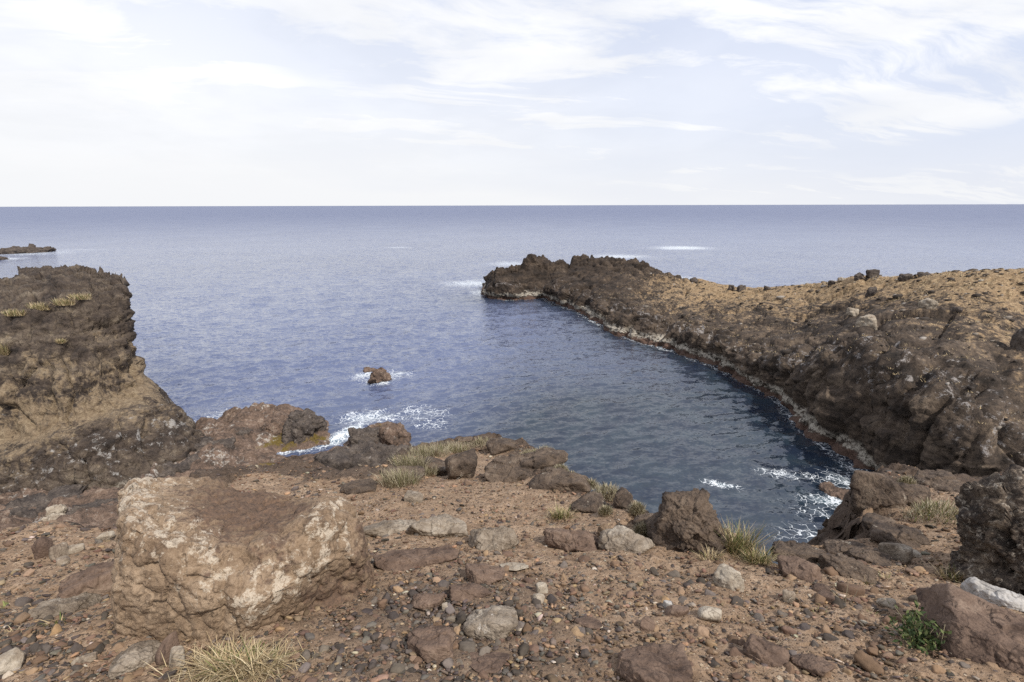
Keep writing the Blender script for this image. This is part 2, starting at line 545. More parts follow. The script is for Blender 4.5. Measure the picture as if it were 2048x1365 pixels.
def water_material():
    m, t, b = principled('sea_water')
    P = t.pos()
    foam = t.attr('foam')
    insh = t.attr('inshore')
    wv = t.new('ShaderNodeMapping')
    t.put(wv.inputs['Vector'], P)
    wv.inputs['Rotation'].default_value = (0, 0, 0.25)
    wv.inputs['Scale'].default_value = (0.6, 1.25, 1.0)
    Pw = wv.outputs[0]
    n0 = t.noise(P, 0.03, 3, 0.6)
    base = t.mix(t.step(n0, 0.35, 0.65), (0.084, 0.105, 0.190), (0.105, 0.128, 0.216))  # open-sea base lightened and blued to carry the sky's sheen
    base = t.mix(insh, base, t.mix(t.step(t.noise(P, 0.35, 4, 0.65), 0.36, 0.64), (0.013, 0.020, 0.036), (0.021, 0.033, 0.047)))  # darker water base near land, without the painted sheen
    Pf = t.vmath('ADD', P, t.vmath('SCALE', t.noise(P, 0.9, 3, 0.6, color=True), scale=1.6))
    cell = t.voro(Pf, 1.5, 'DISTANCE_TO_EDGE')
    cell2 = t.voro(Pf, 4.6, 'DISTANCE_TO_EDGE')
    fn = t.noise(P, 1.6, 5, 0.75)
    dens = t.math('ADD', foam, t.math('MULTIPLY', t.math('SUBTRACT', t.noise(P, 0.7, 4, 0.65), 0.5), 0.9))
    d2 = t.math('MAXIMUM', t.math('SUBTRACT', dens, 0.10), 0.001)
    lace = t.step(t.math('DIVIDE', cell, t.math('MULTIPLY', d2, 0.24)), 1.0, 0.0)
    lace2 = t.step(t.math('DIVIDE', cell2, t.math('MULTIPLY', d2, 0.30)), 1.0, 0.0)
    fm = t.math('MAXIMUM', lace, t.math('MULTIPLY', lace2, t.step(dens, 0.25, 0.60)))
    fm = t.math('MAXIMUM', t.math('MULTIPLY', fm, t.step(fn, 0.30, 0.48)), t.step(t.math('ADD', dens, t.math('MULTIPLY', t.math('SUBTRACT', fn, 0.5), 0.9)), 0.85, 1.15))
    fm = t.math('MULTIPLY', fm, t.step(foam, 0.04, 0.24))
    milky = t.math('MULTIPLY', t.step(foam, 0.25, 0.9), 0.35)
    base = t.mix(milky, base, (0.16, 0.27, 0.30))
    col = t.mix(t.math('MULTIPLY', fm, 0.92), base, (0.74, 0.77, 0.79))
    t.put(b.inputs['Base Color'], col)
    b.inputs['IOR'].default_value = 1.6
    t.put(b.inputs['Roughness'], t.math('ADD', t.math('MULTIPLY', fm, 0.5), t.math('ADD', 0.06, t.math('MULTIPLY', t.attr('unresolved'), 0.40))))
    # ripple slopes straight from noise, so that they hold at any distance
    geo = t.new('ShaderNodeNewGeometry')
    cov = t.math('SUBTRACT', 1.75, t.math('MULTIPLY', insh, 0.95))
    sl = None
    for sc, k in ((0.8, 0.40), (2.6, 0.70), (8.5, 0.60)):
        c = t.vmath('SCALE', t.vmath('SUBTRACT', t.noise(Pw, sc, 2, 0.6, 0.15, color=True), (0.5, 0.5, 0.5)), scale=k)
        sl = c if sl is None else t.vmath('ADD', sl, c)
    sl = t.vmath('MULTIPLY', sl, (0.75, 1.15, 0.0))
    gust = t.math('ADD', 0.62, t.math('MULTIPLY', t.noise(t.vmath('MULTIPLY', P, (0.5, 1.3, 0.0)), 0.045, 3, 0.6), 0.76))
    sl = t.vmath('SCALE', sl, scale=t.math('MULTIPLY', cov, gust))
    t.put(b.inputs['Normal'], t.vmath('NORMALIZE', t.vmath('ADD', geo.outputs['Normal'], sl)))
    return m


M_WATER = water_material()

# ----------------------------------------------------------------- the ground under the camera
EDGE_PX = [(-900, 1100), (-300, 1075), (0, 1066), (120, 1050), (240, 1058), (330, 985), (400, 955), (480, 944), (560, 934), (640, 936), (700, 952),
           (745, 945), (782, 924), (830, 900), (880, 886), (960, 877), (1040, 884), (1085, 915), (1130, 955), (1190, 982), (1240, 1000), (1285, 1040),
           (1320, 1066), (1400, 1060), (1460, 1072), (1530, 1106), (1590, 1112), (1650, 1100), (1705, 1086), (1738, 1068), (1722, 1040), (1733, 1000), (1752, 950),
           (1790, 938), (1840, 958), (1905, 975), (1960, 965), (2100, 950), (2500, 950), (3200, 1000)]


def plane_z(y):
    ye = 0.9 + np.logaddexp(0, (y - 0.9) * 4.0) / 4.0
    return HC - 1.143 - 0.37 * ye


def px_plane(u, v):
    r = ray(u, v)
    y = 1.143 / (-r[2] - 0.37)
    return np.array([r[0] * y, y])


EDGE = np.array([px_plane(u, v) for u, v in EDGE_PX])
EDGE = np.vstack([[-14.0, -6.0], EDGE, [16.0, -6.0]])


def poly_signed(X, Y, poly):
    """distance to a closed polygon, positive inside"""
    n = len(poly)
    best = np.full(X.shape, 1e9)
    inside = np.zeros(X.shape, bool)
    for i in range(n):
        ax, ay = poly[i]
        bx, by = poly[(i + 1) % n]
        dx, dy = bx - ax, by - ay
        L = dx * dx + dy * dy + 1e-12
        tt = np.clip(((X - ax) * dx + (Y - ay) * dy) / L, 0, 1)
        best = np.minimum(best, (X - ax - tt * dx) ** 2 + (Y - ay - tt * dy) ** 2)
        if abs(dy) > 1e-9:
            c = (ay > Y) != (by > Y)
            inside ^= c & (X < dx * (Y - ay) / dy + ax)
    d = np.sqrt(best)
    return np.where(inside, d, -d)


def ground_eval(x, y, fine=True):
    x = np.atleast_1d(np.asarray(x, float))
    y = np.atleast_1d(np.asarray(y, float))
    P = np.stack([x, y, np.zeros_like(x)], -1)
    w = 0.10 * fbm(P, 0.6, 3, 41)
    d = poly_signed(x, y, EDGE) + w
    z = plane_z(y)
    z = z + 0.055 * perlin(P / 1.3, 3) + 0.030 * perlin(P / 0.42, 5)
    rim = np.exp(-((d - 0.10) / np.clip(0.16 + 0.06 * y, 0.2, 0.6)) ** 2) * np.clip((y - 2.2) / 2.5, 0, 1)
    fc = np.zeros(len(x))
    i_ = np.where(rim > 0.01)[0]
    if len(i_):
        fc[i_] = worley(P[i_], 0.34, 6)[2]
    z = z + rim * (0.10 * fc + 0.05 + 0.06 * fbm(P, 0.4, 2, 9))
    if fine:
        z = z + 0.012 * fbm(P, 0.16, 3, 11) * (1 - 0.3 * rim)
        i_ = np.where((d > -0.1) & (y > 1.0))[0]
        z[i_] += 0.012 * worley(P[i_], 0.10, 8)[2]
        i_ = i_[y[i_] < 4.0]
        z[i_] += 0.005 * worley(P[i_], 0.042, 10)[2]
    out = np.clip(-d, 0, None)
    z = z - 2.6 * out * np.clip(out / 0.25, 0, 1) ** 0.6 - 0.25 * rim * (d < 0) * 0
    z = z + np.clip(out, 0, 1.2) * 0.35 * fbm(P, 0.9, 3, 15)
    z = np.maximum(z, -1.5)
    return z, d, rim


def ground_hit(u, v):
    """first point of the ground on the ray through a photo pixel"""
    r = ray(u, v)
    ys = np.linspace(1.0, 10.0, 900)
    z, d, _ = ground_eval(r[0] * ys, ys, fine=False)
    s = HC + r[2] * ys - z
    k = np.argmax(s < 0)
    if s[k] >= 0:
        k = len(ys) - 1
    y = ys[k]
    return np.array([r[0] * y, y, z[k]])


def ground_fast(x, y):
    """ground height and edge distance from a precomputed table"""
    gx = np.clip((np.asarray(x) - TX0) / TS, 0, TNX - 1.001)
    gy = np.clip((np.asarray(y) - TY0) / TS, 0, TNY - 1.001)
    i, j = gx.astype(int), gy.astype(int)
    fx, fy = gx - i, gy - j
    out = []
    for T in (TZ, TD):
        out.append((T[j, i] * (1 - fx) + T[j, i + 1] * fx) * (1 - fy) + (T[j + 1, i] * (1 - fx) + T[j + 1, i + 1] * fx) * fy)
    return out


TX0, TY0, TS, TNX, TNY = -9.0, 0.4, 0.025, 720, 380
_tx, _ty = np.meshgrid(TX0 + TS * np.arange(TNX), TY0 + TS * np.arange(TNY))
_z, _d, _ = ground_eval(_tx.ravel(), _ty.ravel(), fine=False)
TZ, TD = _z.reshape(TNY, TNX), _d.reshape(TNY, TNX)

DARK_C = px_plane(900, 1260)


def build_ground():
    vs = np.linspace(1420, 872, 470)
    ys = np.array([px_plane(1024, v)[1] for v in vs])
    ys = np.concatenate([np.linspace(-3.0, ys[0] - 0.05, 26), ys, ys[-1] + np.linspace(0.05, 6.5, 50)])
    s = np.linspace(-1.6, 1.6, 540)
    Y, S = np.meshgrid(ys, s, indexing='ij')
    X = S * (np.maximum(Y, 0.3) + 0.6)
    x, y = X.ravel(), Y.ravel()
    z, d, rim = ground_eval(x, y)
    P = np.stack([x, y, z], -1)
    k_ = np.clip(-d / 0.3, 0, 1)
    o_ = np.where(k_ > 0)[0]
    Q = P[o_]
    _, _, fa = worley(Q, 0.5, 17)
    _, _, fb = worley(Q, 0.22, 18)
    P[o_, 0] += k_[o_] * (0.22 * fa + 0.10 * fb + 0.10 * fbm(Q, 0.5, 3, 19))
    P[o_, 1] += k_[o_] * (0.18 * fa - 0.10 * fb)
    rock = np.clip(rim * 0.9 + (d < -0.02) * 1.0, 0, 1)
    # darker pebble hollow to the right of the boulder
    q = ((x + 0.25) / 0.62) ** 2 + ((y - 1.75) / 0.62) ** 2
    dark = np.exp(-q ** 1.5)
    me = make_mesh('ground', P, grid_faces(len(ys), len(s)), M_GROUND, {'rock': rock, 'dark': dark})
    return struct(link('ground', me), 'brown stony clifftop soil sloping down to a broken edge')


build_ground()


# ----------------------------------------------------------------- rock displacement shared by all land
def rockify(A, N, specs):
    """push a point grid along its normals by lumps, ridges and facets"""
    P = A.reshape(-1, 3)
    D = np.zeros(len(P))
    for kind, size, amp, seed in specs:
        am = amp if np.isscalar(amp) else amp.ravel()
        if kind == 'f':
            D += am * fbm(P, size, 4, seed)
        elif kind == 'r':
            D += am * fbm(P, size, 4, seed, ridged=True)
        elif kind == 'w':
            f1, f2, fc = worley(P, size, seed)
            D += am * (fc - 0.5 * np.exp(-((f2 - f1) / 0.10) ** 2))
        elif kind == 'g':
            D -= am * np.exp(-(perlin(P * np.array([1, 1, 0.5]) / size, seed) / 0.11) ** 2)
        elif kind == 'v':
            f1, f2, fc = worley(P * np.array([1, 1, 0.38]), size, seed)
            D += am * (fc - 0.8 * np.exp(-((f2 - f1) / 0.09) ** 2))
        elif kind == 't':
            fr = np.mod(P[:, 2] / size + 0.10 * P[:, 0] / size + 0.9 * fbm(P, 5.0, 4, seed), 1.0)
            D += am * (fr ** 1.3 * smooth(1 - fr, 0.0, 0.22) - 0.3)
        elif kind == 's':
            Q = P * np.array([0.22, 0.22, 1.0]) + 0.25 * P[:, :1] * np.array([0, 0, 0.25])
            D += am * fbm(Q, size, 4, seed, ridged=True)
    return A + N * D.reshape(A.shape[:2])[..., None]


def build_headland():
    cols = [  # waterline (u,v) / lip (u,v,y) / middle (u,v,y) / ridge (u,v,y) / soil at lip, middle, ridge / ridge roughness
        ((985, 597), (986, 572, 98), (988, 552, 100), (990, 538, 102), (0, 0, 0), 1.0),
        ((1012, 600), (1012, 575, 97), (1015, 552, 100), (1023, 532, 103), (0, 0, 0), 1.0),
        ((1050, 599), (1050, 580, 98), (1058, 552, 102), (1068, 518, 106), (0, 0, 0), 1.1),
        ((1085, 596), (1085, 584, 98), (1085, 563, 101), (1100, 526, 107), (0, 0, 0), 0.9),
        ((1100, 605), (1100, 575, 94), (1130, 550, 100), (1150, 522, 108), (0, 0, 0), 0.9),
        ((1155, 624), (1160, 590, 86), (1190, 555, 95), (1208, 512, 108), (0, 0, 0), 1.0),
        ((1222, 665), (1225, 610, 76.5), (1240, 565, 90), (1281, 525, 106), (0, 0.3, 0.0), 1.1),
        ((1281, 687), (1282, 632, 69), (1290, 590, 82), (1345, 551, 100), (0.0, 0.6, 0.40), 0.6),
        ((1354, 706), (1350, 652, 63), (1360, 610, 75), (1400, 563, 90), (0.1, 0.5, 0.80), 0.3),
        ((1416, 730), (1410, 675, 57), (1430, 625, 70), (1480, 579, 82), (0.1, 0.42, 0.85), 0.25),
        ((1500, 771), (1490, 705, 49.5), (1510, 640, 62), (1558, 577, 75), (0.1, 0.35, 0.9), 0.25),
        ((1558, 804), (1560, 725, 44.4), (1580, 650, 58), (1640, 570, 70), (0.05, 0.28, 0.9), 0.25),
        ((1590, 848), (1630, 715, 40.6), (1660, 650, 53), (1716, 557, 64), (0.05, 0.22, 0.95), 0.25),
        ((1647, 892), (1728, 700, 36.6), (1760, 630, 48), (1811, 556, 58), (0.05, 0.22, 1.0), 0.2),
        ((1703, 937), (1790, 738, 32.0), (1840, 640, 43), (1900, 547, 53), (0.03, 0.26, 1.0), 0.12),
        ((1758, 965), (1860, 775, 29.2), (1930, 660, 40), (1990, 541, 50), (0.03, 0.32, 1.0), 0.12),
        ((1830, 1010), (1930, 810, 27.0), (2020, 690, 38), (2090, 540, 48), (0.05, 0.36, 1.0), 0.1),
        ((1930, 1050), (2060, 900, 24.5), (2150, 720, 35), (2250, 540, 46), (0.2, 0.6, 1.0), 0.1),
        ((2150, 1100), (2350, 950, 22), (2450, 760, 33), (2600, 540, 45), (0.2, 0.6, 1.0), 0.1),
    ]
    net = []
    for w, l, m, r, so, rr in cols:
        W = at_z(*w, 0.0)
        L, M, R = at_y(*l), at_y(*m), at_y(*r)
        ax = (R - W)[:2]
        ax = ax / np.linalg.norm(ax)
        o = lambda p, k, z: np.array([p[0] + ax[0] * k, p[1] + ax[1] * k, z])
        LM = L * 0.45 + M * 0.55 + np.array([0, 0, 0.15])
        rows = [o(W, -1.6, -3.0), W, np.array([W[0] * 0.75 + L[0] * 0.25, W[1] * 0.75 + L[1] * 0.25, L[2] * 0.52]), L, LM, M * 0.5 + R * 0.5 - np.array([0, 0, 0.0]), R, o(R, 5.0, R[2] * 0.75), o(R, 10.0, -2.5)]
        sl = [0, 0, 0.0, so[0], so[0] * 0.4 + so[1] * 0.6, so[1] * 0.6 + so[2] * 0.4, so[2], so[2] * 0.5, 0]
        wa = [0.0, 0.05, 0.15, 0.85, 0.40, 0.15, 0.1, 0.1, 0]
        ro = [0.5, 0.7, 0.9, 0.8, 0.45, 0.30 + rr * 0.5, rr, rr, 0.5]
        net.append([np.concatenate([p, [a, b, c]]) for p, a, b, c in zip(rows, sl, wa, ro)])
    net.insert(0, [np.concatenate([c[:3] * np.array([1, 1, 0]) + np.array([-3.0, 9.0, -3.5 if k in (0, 8) else c[2] * 0.3 - 1.5]), c[3:]]) for k, c in enumerate(net[0])])
    net = np.swapaxes(np.array(net), 0, 1)
    nr, nc = 250, 780
    A = catmull(net, nr, nc, 0.35)
    soil, wash, ro = A[..., 3], A[..., 4], np.clip(A[..., 5], 0.05, 2)
    G = A[..., :3].copy()
    N = grid_normals(G)
    if N[nr // 2, nc // 2, 2] < 0:
        N = -N
    dist = np.clip(G[..., 1] / 60.0, 0.5, 1.8)
    G = rockify(G, N, [('f', 7.0, 0.65 * ro, 1), ('v', 5.5, 0.85 * np.clip(ro, 0, 0.9), 7), ('v', 2.6, 0.32 * ro, 2), ('r', 2.6, 0.40 * ro, 4), ('t', 1.3, 0.30 * np.clip(ro - 0.3, 0, 1), 6), ('g', 5.0, 1.0 * np.clip(ro - 0.15, 0, 0.7), 8), ('w', 1.0, 0.15 * ro, 3), ('f', 0.5, 0.07 + 0.05 * ro, 5)])
    # jagged upright lava on the seaward end
    tip = np.clip(ro - 0.55, 0, 1) * smooth(G[..., 2], 1.5, 5)
    Pf = G.reshape(-1, 3)
    G[..., 2] += (tip.ravel() * (0.9 * np.clip(fbm(Pf * np.array([1, 1, 0.3]), 1.9, 3, 21, ridged=True), -0.8, 1.5) + 1.1 * fbm(Pf * np.array([1, 1, 0.2]), 5.0, 2, 22) - 1.7)).reshape(tip.shape)
    me = make_mesh('headland', G.reshape(-1, 3), grid_faces(nr, nc), M_HEAD, {'soil': np.clip(soil, 0, 1).ravel(), 'wash': np.clip(wash, 0, 1).ravel(), 'tone': (smooth(np.linspace(0, 19, nc)[None, :] + np.linspace(-1.2, 1.2, nr)[:, None] * -1, 8.6, 6.2)).ravel()})
    o = link('headland', me)
    struct(o, 'long brown lava headland with dry grass top reaching out into the sea')
    return G, soil


HL, HL_SOIL = build_headland()


def build_cliff():
    # columns left to right; rows top to base, each (u, v, y)
    rows = [
        [(-700, 575, 40), (-300, 578, 39.5), (0, 572, 39.5), (95, 562, 40), (150, 548, 40), (200, 560, 39), (248, 572, 38)],
        [(-700, 640, 33), (-300, 640, 33), (0, 624, 33), (100, 606, 33.5), (150, 598, 34), (195, 600, 35), (256, 618, 36.4)],
        [(-700, 740, 31), (-300, 735, 31), (0, 715, 31), (100, 705, 31.3), (150, 698, 31.8), (200, 690, 33), (264, 690, 35.6)],
        [(-700, 960, 28), (-300, 950, 28), (0, 880, 28.6), (100, 856, 29), (160, 838, 29.6), (220, 812, 31), (288, 752, 35)],
        [(-700, 990, 26.5), (-300, 985, 26.6), (0, 915, 27), (100, 880, 27.6), (170, 850, 28.4), (240, 826, 30), (330, 786, 34.4)],
        [(-700, 1040, 25.5), (-300, 1030, 25.6), (0, 965, 26), (110, 935, 26.5), (190, 900, 27.4), (270, 880, 29), (372, 838, 33.6)],
        [(-700, 1110, 24.0), (-300, 1080, 24.4), (0, 1018, 25.0), (130, 1006, 25.4), (220, 985, 26.2), (310, 940, 28.4), (408, 880, 32.6)],
    ]
    brownv = [0.0, 0.10, 0.34, 0.78, 0.50, 0.24, 0.0]
    washv = [0.2, 0.2, 0.15, 0.25, 0.4, 0.8, 0.5]
    net = []
    for k, rw in enumerate(rows):
        pts = [at_y(*c) for c in rw]
        e = pts[-1]
        back = np.array([e[0] - 8, e[1] + 7, e[2] - 0.6])
        back2 = np.array([e[0] - 24, e[1] + 16, e[2] - 1.5])
        pts += [back, back2]
        net.append([np.concatenate([p, [brownv[k], washv[k]]]) for p in pts])
    top = [np.concatenate([p[:2] * 1.25, [p[2] * 0.92], p[3:]]) for p in net[0]]
    base = [np.concatenate([p[:3] + np.array([0.3, -1.5, -3.0]), p[3:]]) for p in net[-1]]
    net = np.array([top] + net + [base])
    nr, nc = 310, 340
    A = catmull(net, nr, nc, 0.4)
    G = A[..., :3].copy()
    N = grid_normals(G)
    c = N[nr // 2, nc // 4]
    if c[1] > 0:
        N = -N
    t = np.linspace(0, 8, nr)[:, None] * np.ones((1, nc))
    cap = smooth(t, 1.3, 2.0) * (1 - smooth(t, 2.9, 3.4))
    wall = smooth(t, 2.9, 3.4) * (1 - smooth(t, 3.7, 4.2))
    band = smooth(t, 3.8, 4.2) * (1 - smooth(t, 4.8, 5.3))
    rough = 1.0 - 0.75 * band
    G = rockify(G, N, [('f', 5.0, 0.45 * rough, 31), ('v', 2.0, (0.26 + 0.3 * wall) * rough, 32), ('t', 0.95, 0.24 * (cap + 0.15) * rough, 33), ('w', 1.7, 0.34 * (1 - smooth(t, 1.3, 2.0)) + 0.12, 38), ('f', 1.9, 0.32 * (1 - smooth(t, 1.3, 2.0)) + 0.05, 39), ('t', 0.36, 0.06 * (cap + 0.3) * rough, 37), ('r', 1.2, 0.08 * rough, 35),
                       ('w', 0.6, 0.12 * rough, 34), ('f', 0.35, 0.05, 36)])
    soil = A[..., 3]
    me = make_mesh('sea_cliff', G.reshape(-1, 3), grid_faces(nr, nc), M_CLIFF, {'soil': np.clip(soil, 0, 1).ravel() * 0.9, 'wash': np.clip(A[..., 4], 0, 1).ravel()})
    struct(link('sea_cliff', me), 'layered brown sea cliff with a dark cap and a sandy sloping ledge')
    return G


CL = build_cliff()

REEF_PX = [(-700, 960), (200, 900), (330, 880), (385, 862), (430, 850), (470, 836), (530, 824), (600, 819), (645, 832), (664, 862), (655, 882), (610, 893), (560, 897), (545, 905),
           (600, 906), (650, 896), (685, 886), (700, 868), (735, 850), (775, 842), (806, 846), (819, 868), (816, 900), (800, 930), (800, 990), (700, 1250), (-700, 1300)]
REEF = np.array([at_z(u, v, 0.2)[:2] for u, v in REEF_PX])


def reef_z(x, y):
    P = np.stack([x, y, np.zeros_like(x)], -1)
    d = poly_signed(x, y, REEF) + 0.45 * fbm(P, 2.2, 3, 51)
    z = np.where(d > 0, 0.50 * (1 - np.exp(-d / 0.7)) + 0.012 * d, 1.3 * d)
    z = z + np.clip(d, 0, 1) * (0.20 * fbm(P, 3.0, 3, 52))
    f1, f2, fc = worley(P, 1.3, 53)
    z = z + np.clip(d + 0.3, 0, 1) * (0.20 * fc - 0.10 * np.exp(-((f2 - f1) / 0.1) ** 2))
    f1, f2, fc = worley(P, 0.45, 54)
    z = z + 0.10 * fc * np.clip(d + 0.3, 0, 1) + 0.05 * fbm(P, 0.35, 2, 55)
    z = z + np.clip((26 - y) / 6.0, 0, 1) * 1.4
    z = z + smooth(-x, 17, 22) * (0.5 + 0.5 * fbm(P, 2.5, 3, 56, ridged=True)) * 0.9
    return z, d


def build_reef():
    nx, ny = 370, 290
    ys = np.concatenate([np.linspace(12, 22, 60)[:-1], np.linspace(22, 42, ny - 59)])
    xs = np.linspace(-38, 0, nx)
    Y, X = np.meshgrid(ys, xs, indexing='ij')
    z, d = reef_z(X.ravel(), Y.ravel())
    P = np.stack([X.ravel(), Y.ravel(), z], -1)
    moss = smooth(z, 1.0, 0.35) * smooth(fbm(P, 2.4, 3, 58), -0.1, 0.5) * 0.85
    wash = 0.45 + 0.5 * smooth(fbm(P, 3.5, 2, 59), -0.1, 0.5)
    me = make_mesh('rock_shelf', P, grid_faces(ny, nx), M_REEF, {'soil': moss, 'wash': wash})
    struct(link('rock_shelf', me), 'low reddish wave-cut rock shelf below the left cliff')


build_reef()


# ----------------------------------------------------------------- the sea
FOAM = [  # photo pixel of the centre, length and width in metres, heading in degrees, strength
    (757, 752, 3.6, 2.4, 0, 0.48), (738, 750, 1.8, 1.2, 0, 0.75), (760, 766, 2.0, 0.7, 0, 0.6), (795, 746, 1.8, 1.0, 20, 0.58),
    (690, 868, 2.8, 0.85, 62, 1.0), (660, 885, 1.6, 0.7, 30, 0.9), (735, 833, 2.8, 1.8, 10, 0.60), (775, 832, 2.2, 1.2, 20, 0.5), (840, 828, 3.4, 2.2, -10, 0.40), (865, 848, 2.4, 1.3, 0, 0.34),
    (600, 897, 3.0, 0.8, 15, 0.6), (520, 905, 2.6, 0.9, 10, 0.5),
    (400, 855, 2.6, 1.0, 20, 0.55), (455, 822, 2.4, 1.0, 30, 0.38), (430, 835, 2.0, 1.0, 30, 0.42),
    (1445, 970, 1.3, 0.45, -25, 0.62), (1580, 952, 2.8, 0.9, -12, 0.42), (1690, 965, 2.6, 1.8, -40, 0.44), (1660, 1005, 1.7, 0.9, -20, 0.62), (1720, 1000, 1.2, 1.0, 0, 0.55),
    (1640, 1030, 2.2, 1.2, -40, 0.36), (1690, 1060, 2.2, 1.5, -20, 0.40), (1600, 1065, 2.0, 1.0, 20, 0.32), (1730, 975, 1.0, 0.7, 0, 0.5),
    (950, 567, 9.0, 6.0, 0, 0.62), (972, 585, 4.0, 4.0, 0, 0.6), (1020, 528, 8.0, 9.0, 0, 0.5), (1080, 568, 2.0, 2.5, 0, 0.8), (1240, 514, 13.0, 9.0, 0, 0.6), (1180, 524, 6.0, 7.0, 0, 0.6),
    (1365, 497, 13.0, 10.0, 0, 0.85), (1340, 499, 6.0, 5.0, 0, 0.7), (800, 495, 8.0, 4.0, 0, 0.55), (60, 505, 18.0, 14.0, 0, 0.50), (10, 516, 8.0, 6.0, 0, 0.6), (150, 498, 20.0, 6.0, 0, 0.32),
    (1360, 560, 6.0, 8.0, 0, 0.6),
]


def build_water():
    th = np.radians(np.linspace(-57, 57, 820))
    dep = np.radians(np.concatenate([np.linspace(48, 34, 20)[:-1], np.linspace(34, 4.0, 350)[:-1], np.linspace(4.0, 0.6, 50)]))
    r = HC / np.tan(dep)
    r = np.concatenate([r, np.geomspace(r[-1] * 1.06, 60000, 36)])
    R, T = np.meshgrid(r, th, indexing='ij')
    X, Y = R * np.sin(T), R * np.cos(T)
    dr = np.gradient(r)[:, None] * np.ones_like(T)
    dt = R * (th[1] - th[0])
    spacing = np.maximum(dt, dr)
    rs = np.random.RandomState(5)
    Z = np.zeros_like(X)
    DX = np.zeros_like(X)
    DY = np.zeros_like(X)
    # sheltered water in the cove lies flatter
    cove = np.array([at_z(u, v, 0)[:2] for u, v in [(1090, 600), (1000, 640), (960, 760), (1000, 900), (1200, 1200), (2100, 1200), (1700, 930), (1420, 730)]])
    dcv = poly_signed(X.ravel(), Y.ravel(), cove).reshape(X.shape)
    amp = 1.0 - 0.55 * smooth(dcv, -6, 10)
    for i in range(54):
        lam = 0.42 * (9.0 / 0.42) ** (i / 53.0)
        k = 2 * math.pi / lam
        ang = math.radians(-62) + rs.normal() * 0.6
        a = 0.0105 * lam * min(1.0, (1.3 / lam) ** 0.75) * (0.6 + 0.8 * rs.rand())
        ph = rs.rand() * 6.28
        fade = np.clip(lam / spacing / 2.5 - 1.0, 0, 1)
        q = k * (X * math.cos(ang) + Y * math.sin(ang)) + ph
        c, s_ = np.cos(q), np.sin(q)
        Z += a * fade * c
        DX -= 0.8 * a * fade * s_ * math.cos(ang)
        DY -= 0.8 * a * fade * s_ * math.sin(ang)
    P0 = np.stack([X, Y, np.zeros_like(X)], -1).reshape(-1, 3)
    gust = (0.8 + 0.5 * perlin(P0 / 14.0, 71)).reshape(X.shape)
    Z *= amp * gust
    foam = np.zeros(X.size)
    for u, v, L, W, hd, s_ in FOAM:
        p = at_z(u, v, 0)
        c, sn = math.cos(math.radians(hd)), math.sin(math.radians(hd))
        ex, ey = X.ravel() - p[0], Y.ravel() - p[1]
        a_, b_ = (ex * c + ey * sn) / L, (-ex * sn + ey * c) / W
        foam = np.maximum(foam, s_ * np.exp(-(a_ * a_ + b_ * b_) * 1.1))
    shore = np.zeros(X.size)
    pts = np.stack([X.ravel(), Y.ravel()], -1)
    near = (R.ravel() < 130)
    hw = np.array([at_z(u, v, 0)[:2] for u, v in [(985, 597), (1012, 600), (1050, 599), (1085, 596), (1100, 605), (1155, 624), (1222, 665), (1281, 687), (1354, 706), (1416, 730), (1500, 771), (1558, 804), (1590, 848), (1647, 892), (1703, 937), (1758, 965), (1830, 1010)]])
    hd_ = np.full(X.size, 99.0)
    for a, b in zip(hw[:-1], hw[1:]):
        e = b - a
        tt = np.clip(((pts - a) @ e) / (e @ e), 0, 1)
        hd_ = np.minimum(hd_, np.linalg.norm(pts - a - tt[:, None] * e, axis=1))
    foam = np.maximum(foam, 0.34 * np.exp(-(hd_ / 0.8) ** 2) * near)
    inshore = np.clip(np.exp(-hd_ / 6.0) + smooth(dcv.ravel(), -8, 10) * smooth(Y.ravel(), 80, 26) + 0.6 * smooth(R.ravel(), 55, 28), 0, 1)
    P = np.stack([X + DX * amp, Y + DY * amp, Z], -1).reshape(-1, 3)
    me = make_mesh('sea', P, grid_faces(len(r), len(th)), M_WATER, {'foam': foam, 'inshore': inshore, 'unresolved': smooth(np.log(R.ravel()), math.log(90), math.log(1400))})
    struct(link('sea', me), 'blue rippled sea stretching to the horizon')


build_water()

# ----------------------------------------------------------------- rocks as things


def cube_sphere(n):
    """unit directions and quads of a cube mapped to a sphere, welded"""
    vs, fs, idx = [], [], {}
    g = np.tan(np.linspace(-math.pi / 4, math.pi / 4, n + 1))
    for ax in range(3):
        for sg in (-1, 1):
            ids = np.zeros((n + 1, n + 1), int)
            for i in range(n + 1):
                for j in range(n + 1):
                    p = [0, 0, 0]
                    p[ax] = sg
                    p[(ax + 1) % 3] = g[i] * sg
                    p[(ax + 2) % 3] = g[j]
                    key = tuple(round(c * 1e5) for c in p)
                    if key not in idx:
                        idx[key] = len(vs)
                        vs.append(p)
                    ids[i, j] = idx[key]
            for i in range(n):
                for j in range(n):
                    fs.append((ids[i, j], ids[i + 1, j], ids[i + 1, j + 1], ids[i, j + 1]))
    V = np.array(vs, float)
    V /= np.linalg.norm(V, axis=1, keepdims=True)
    return V, np.array(fs)


_CS = {}


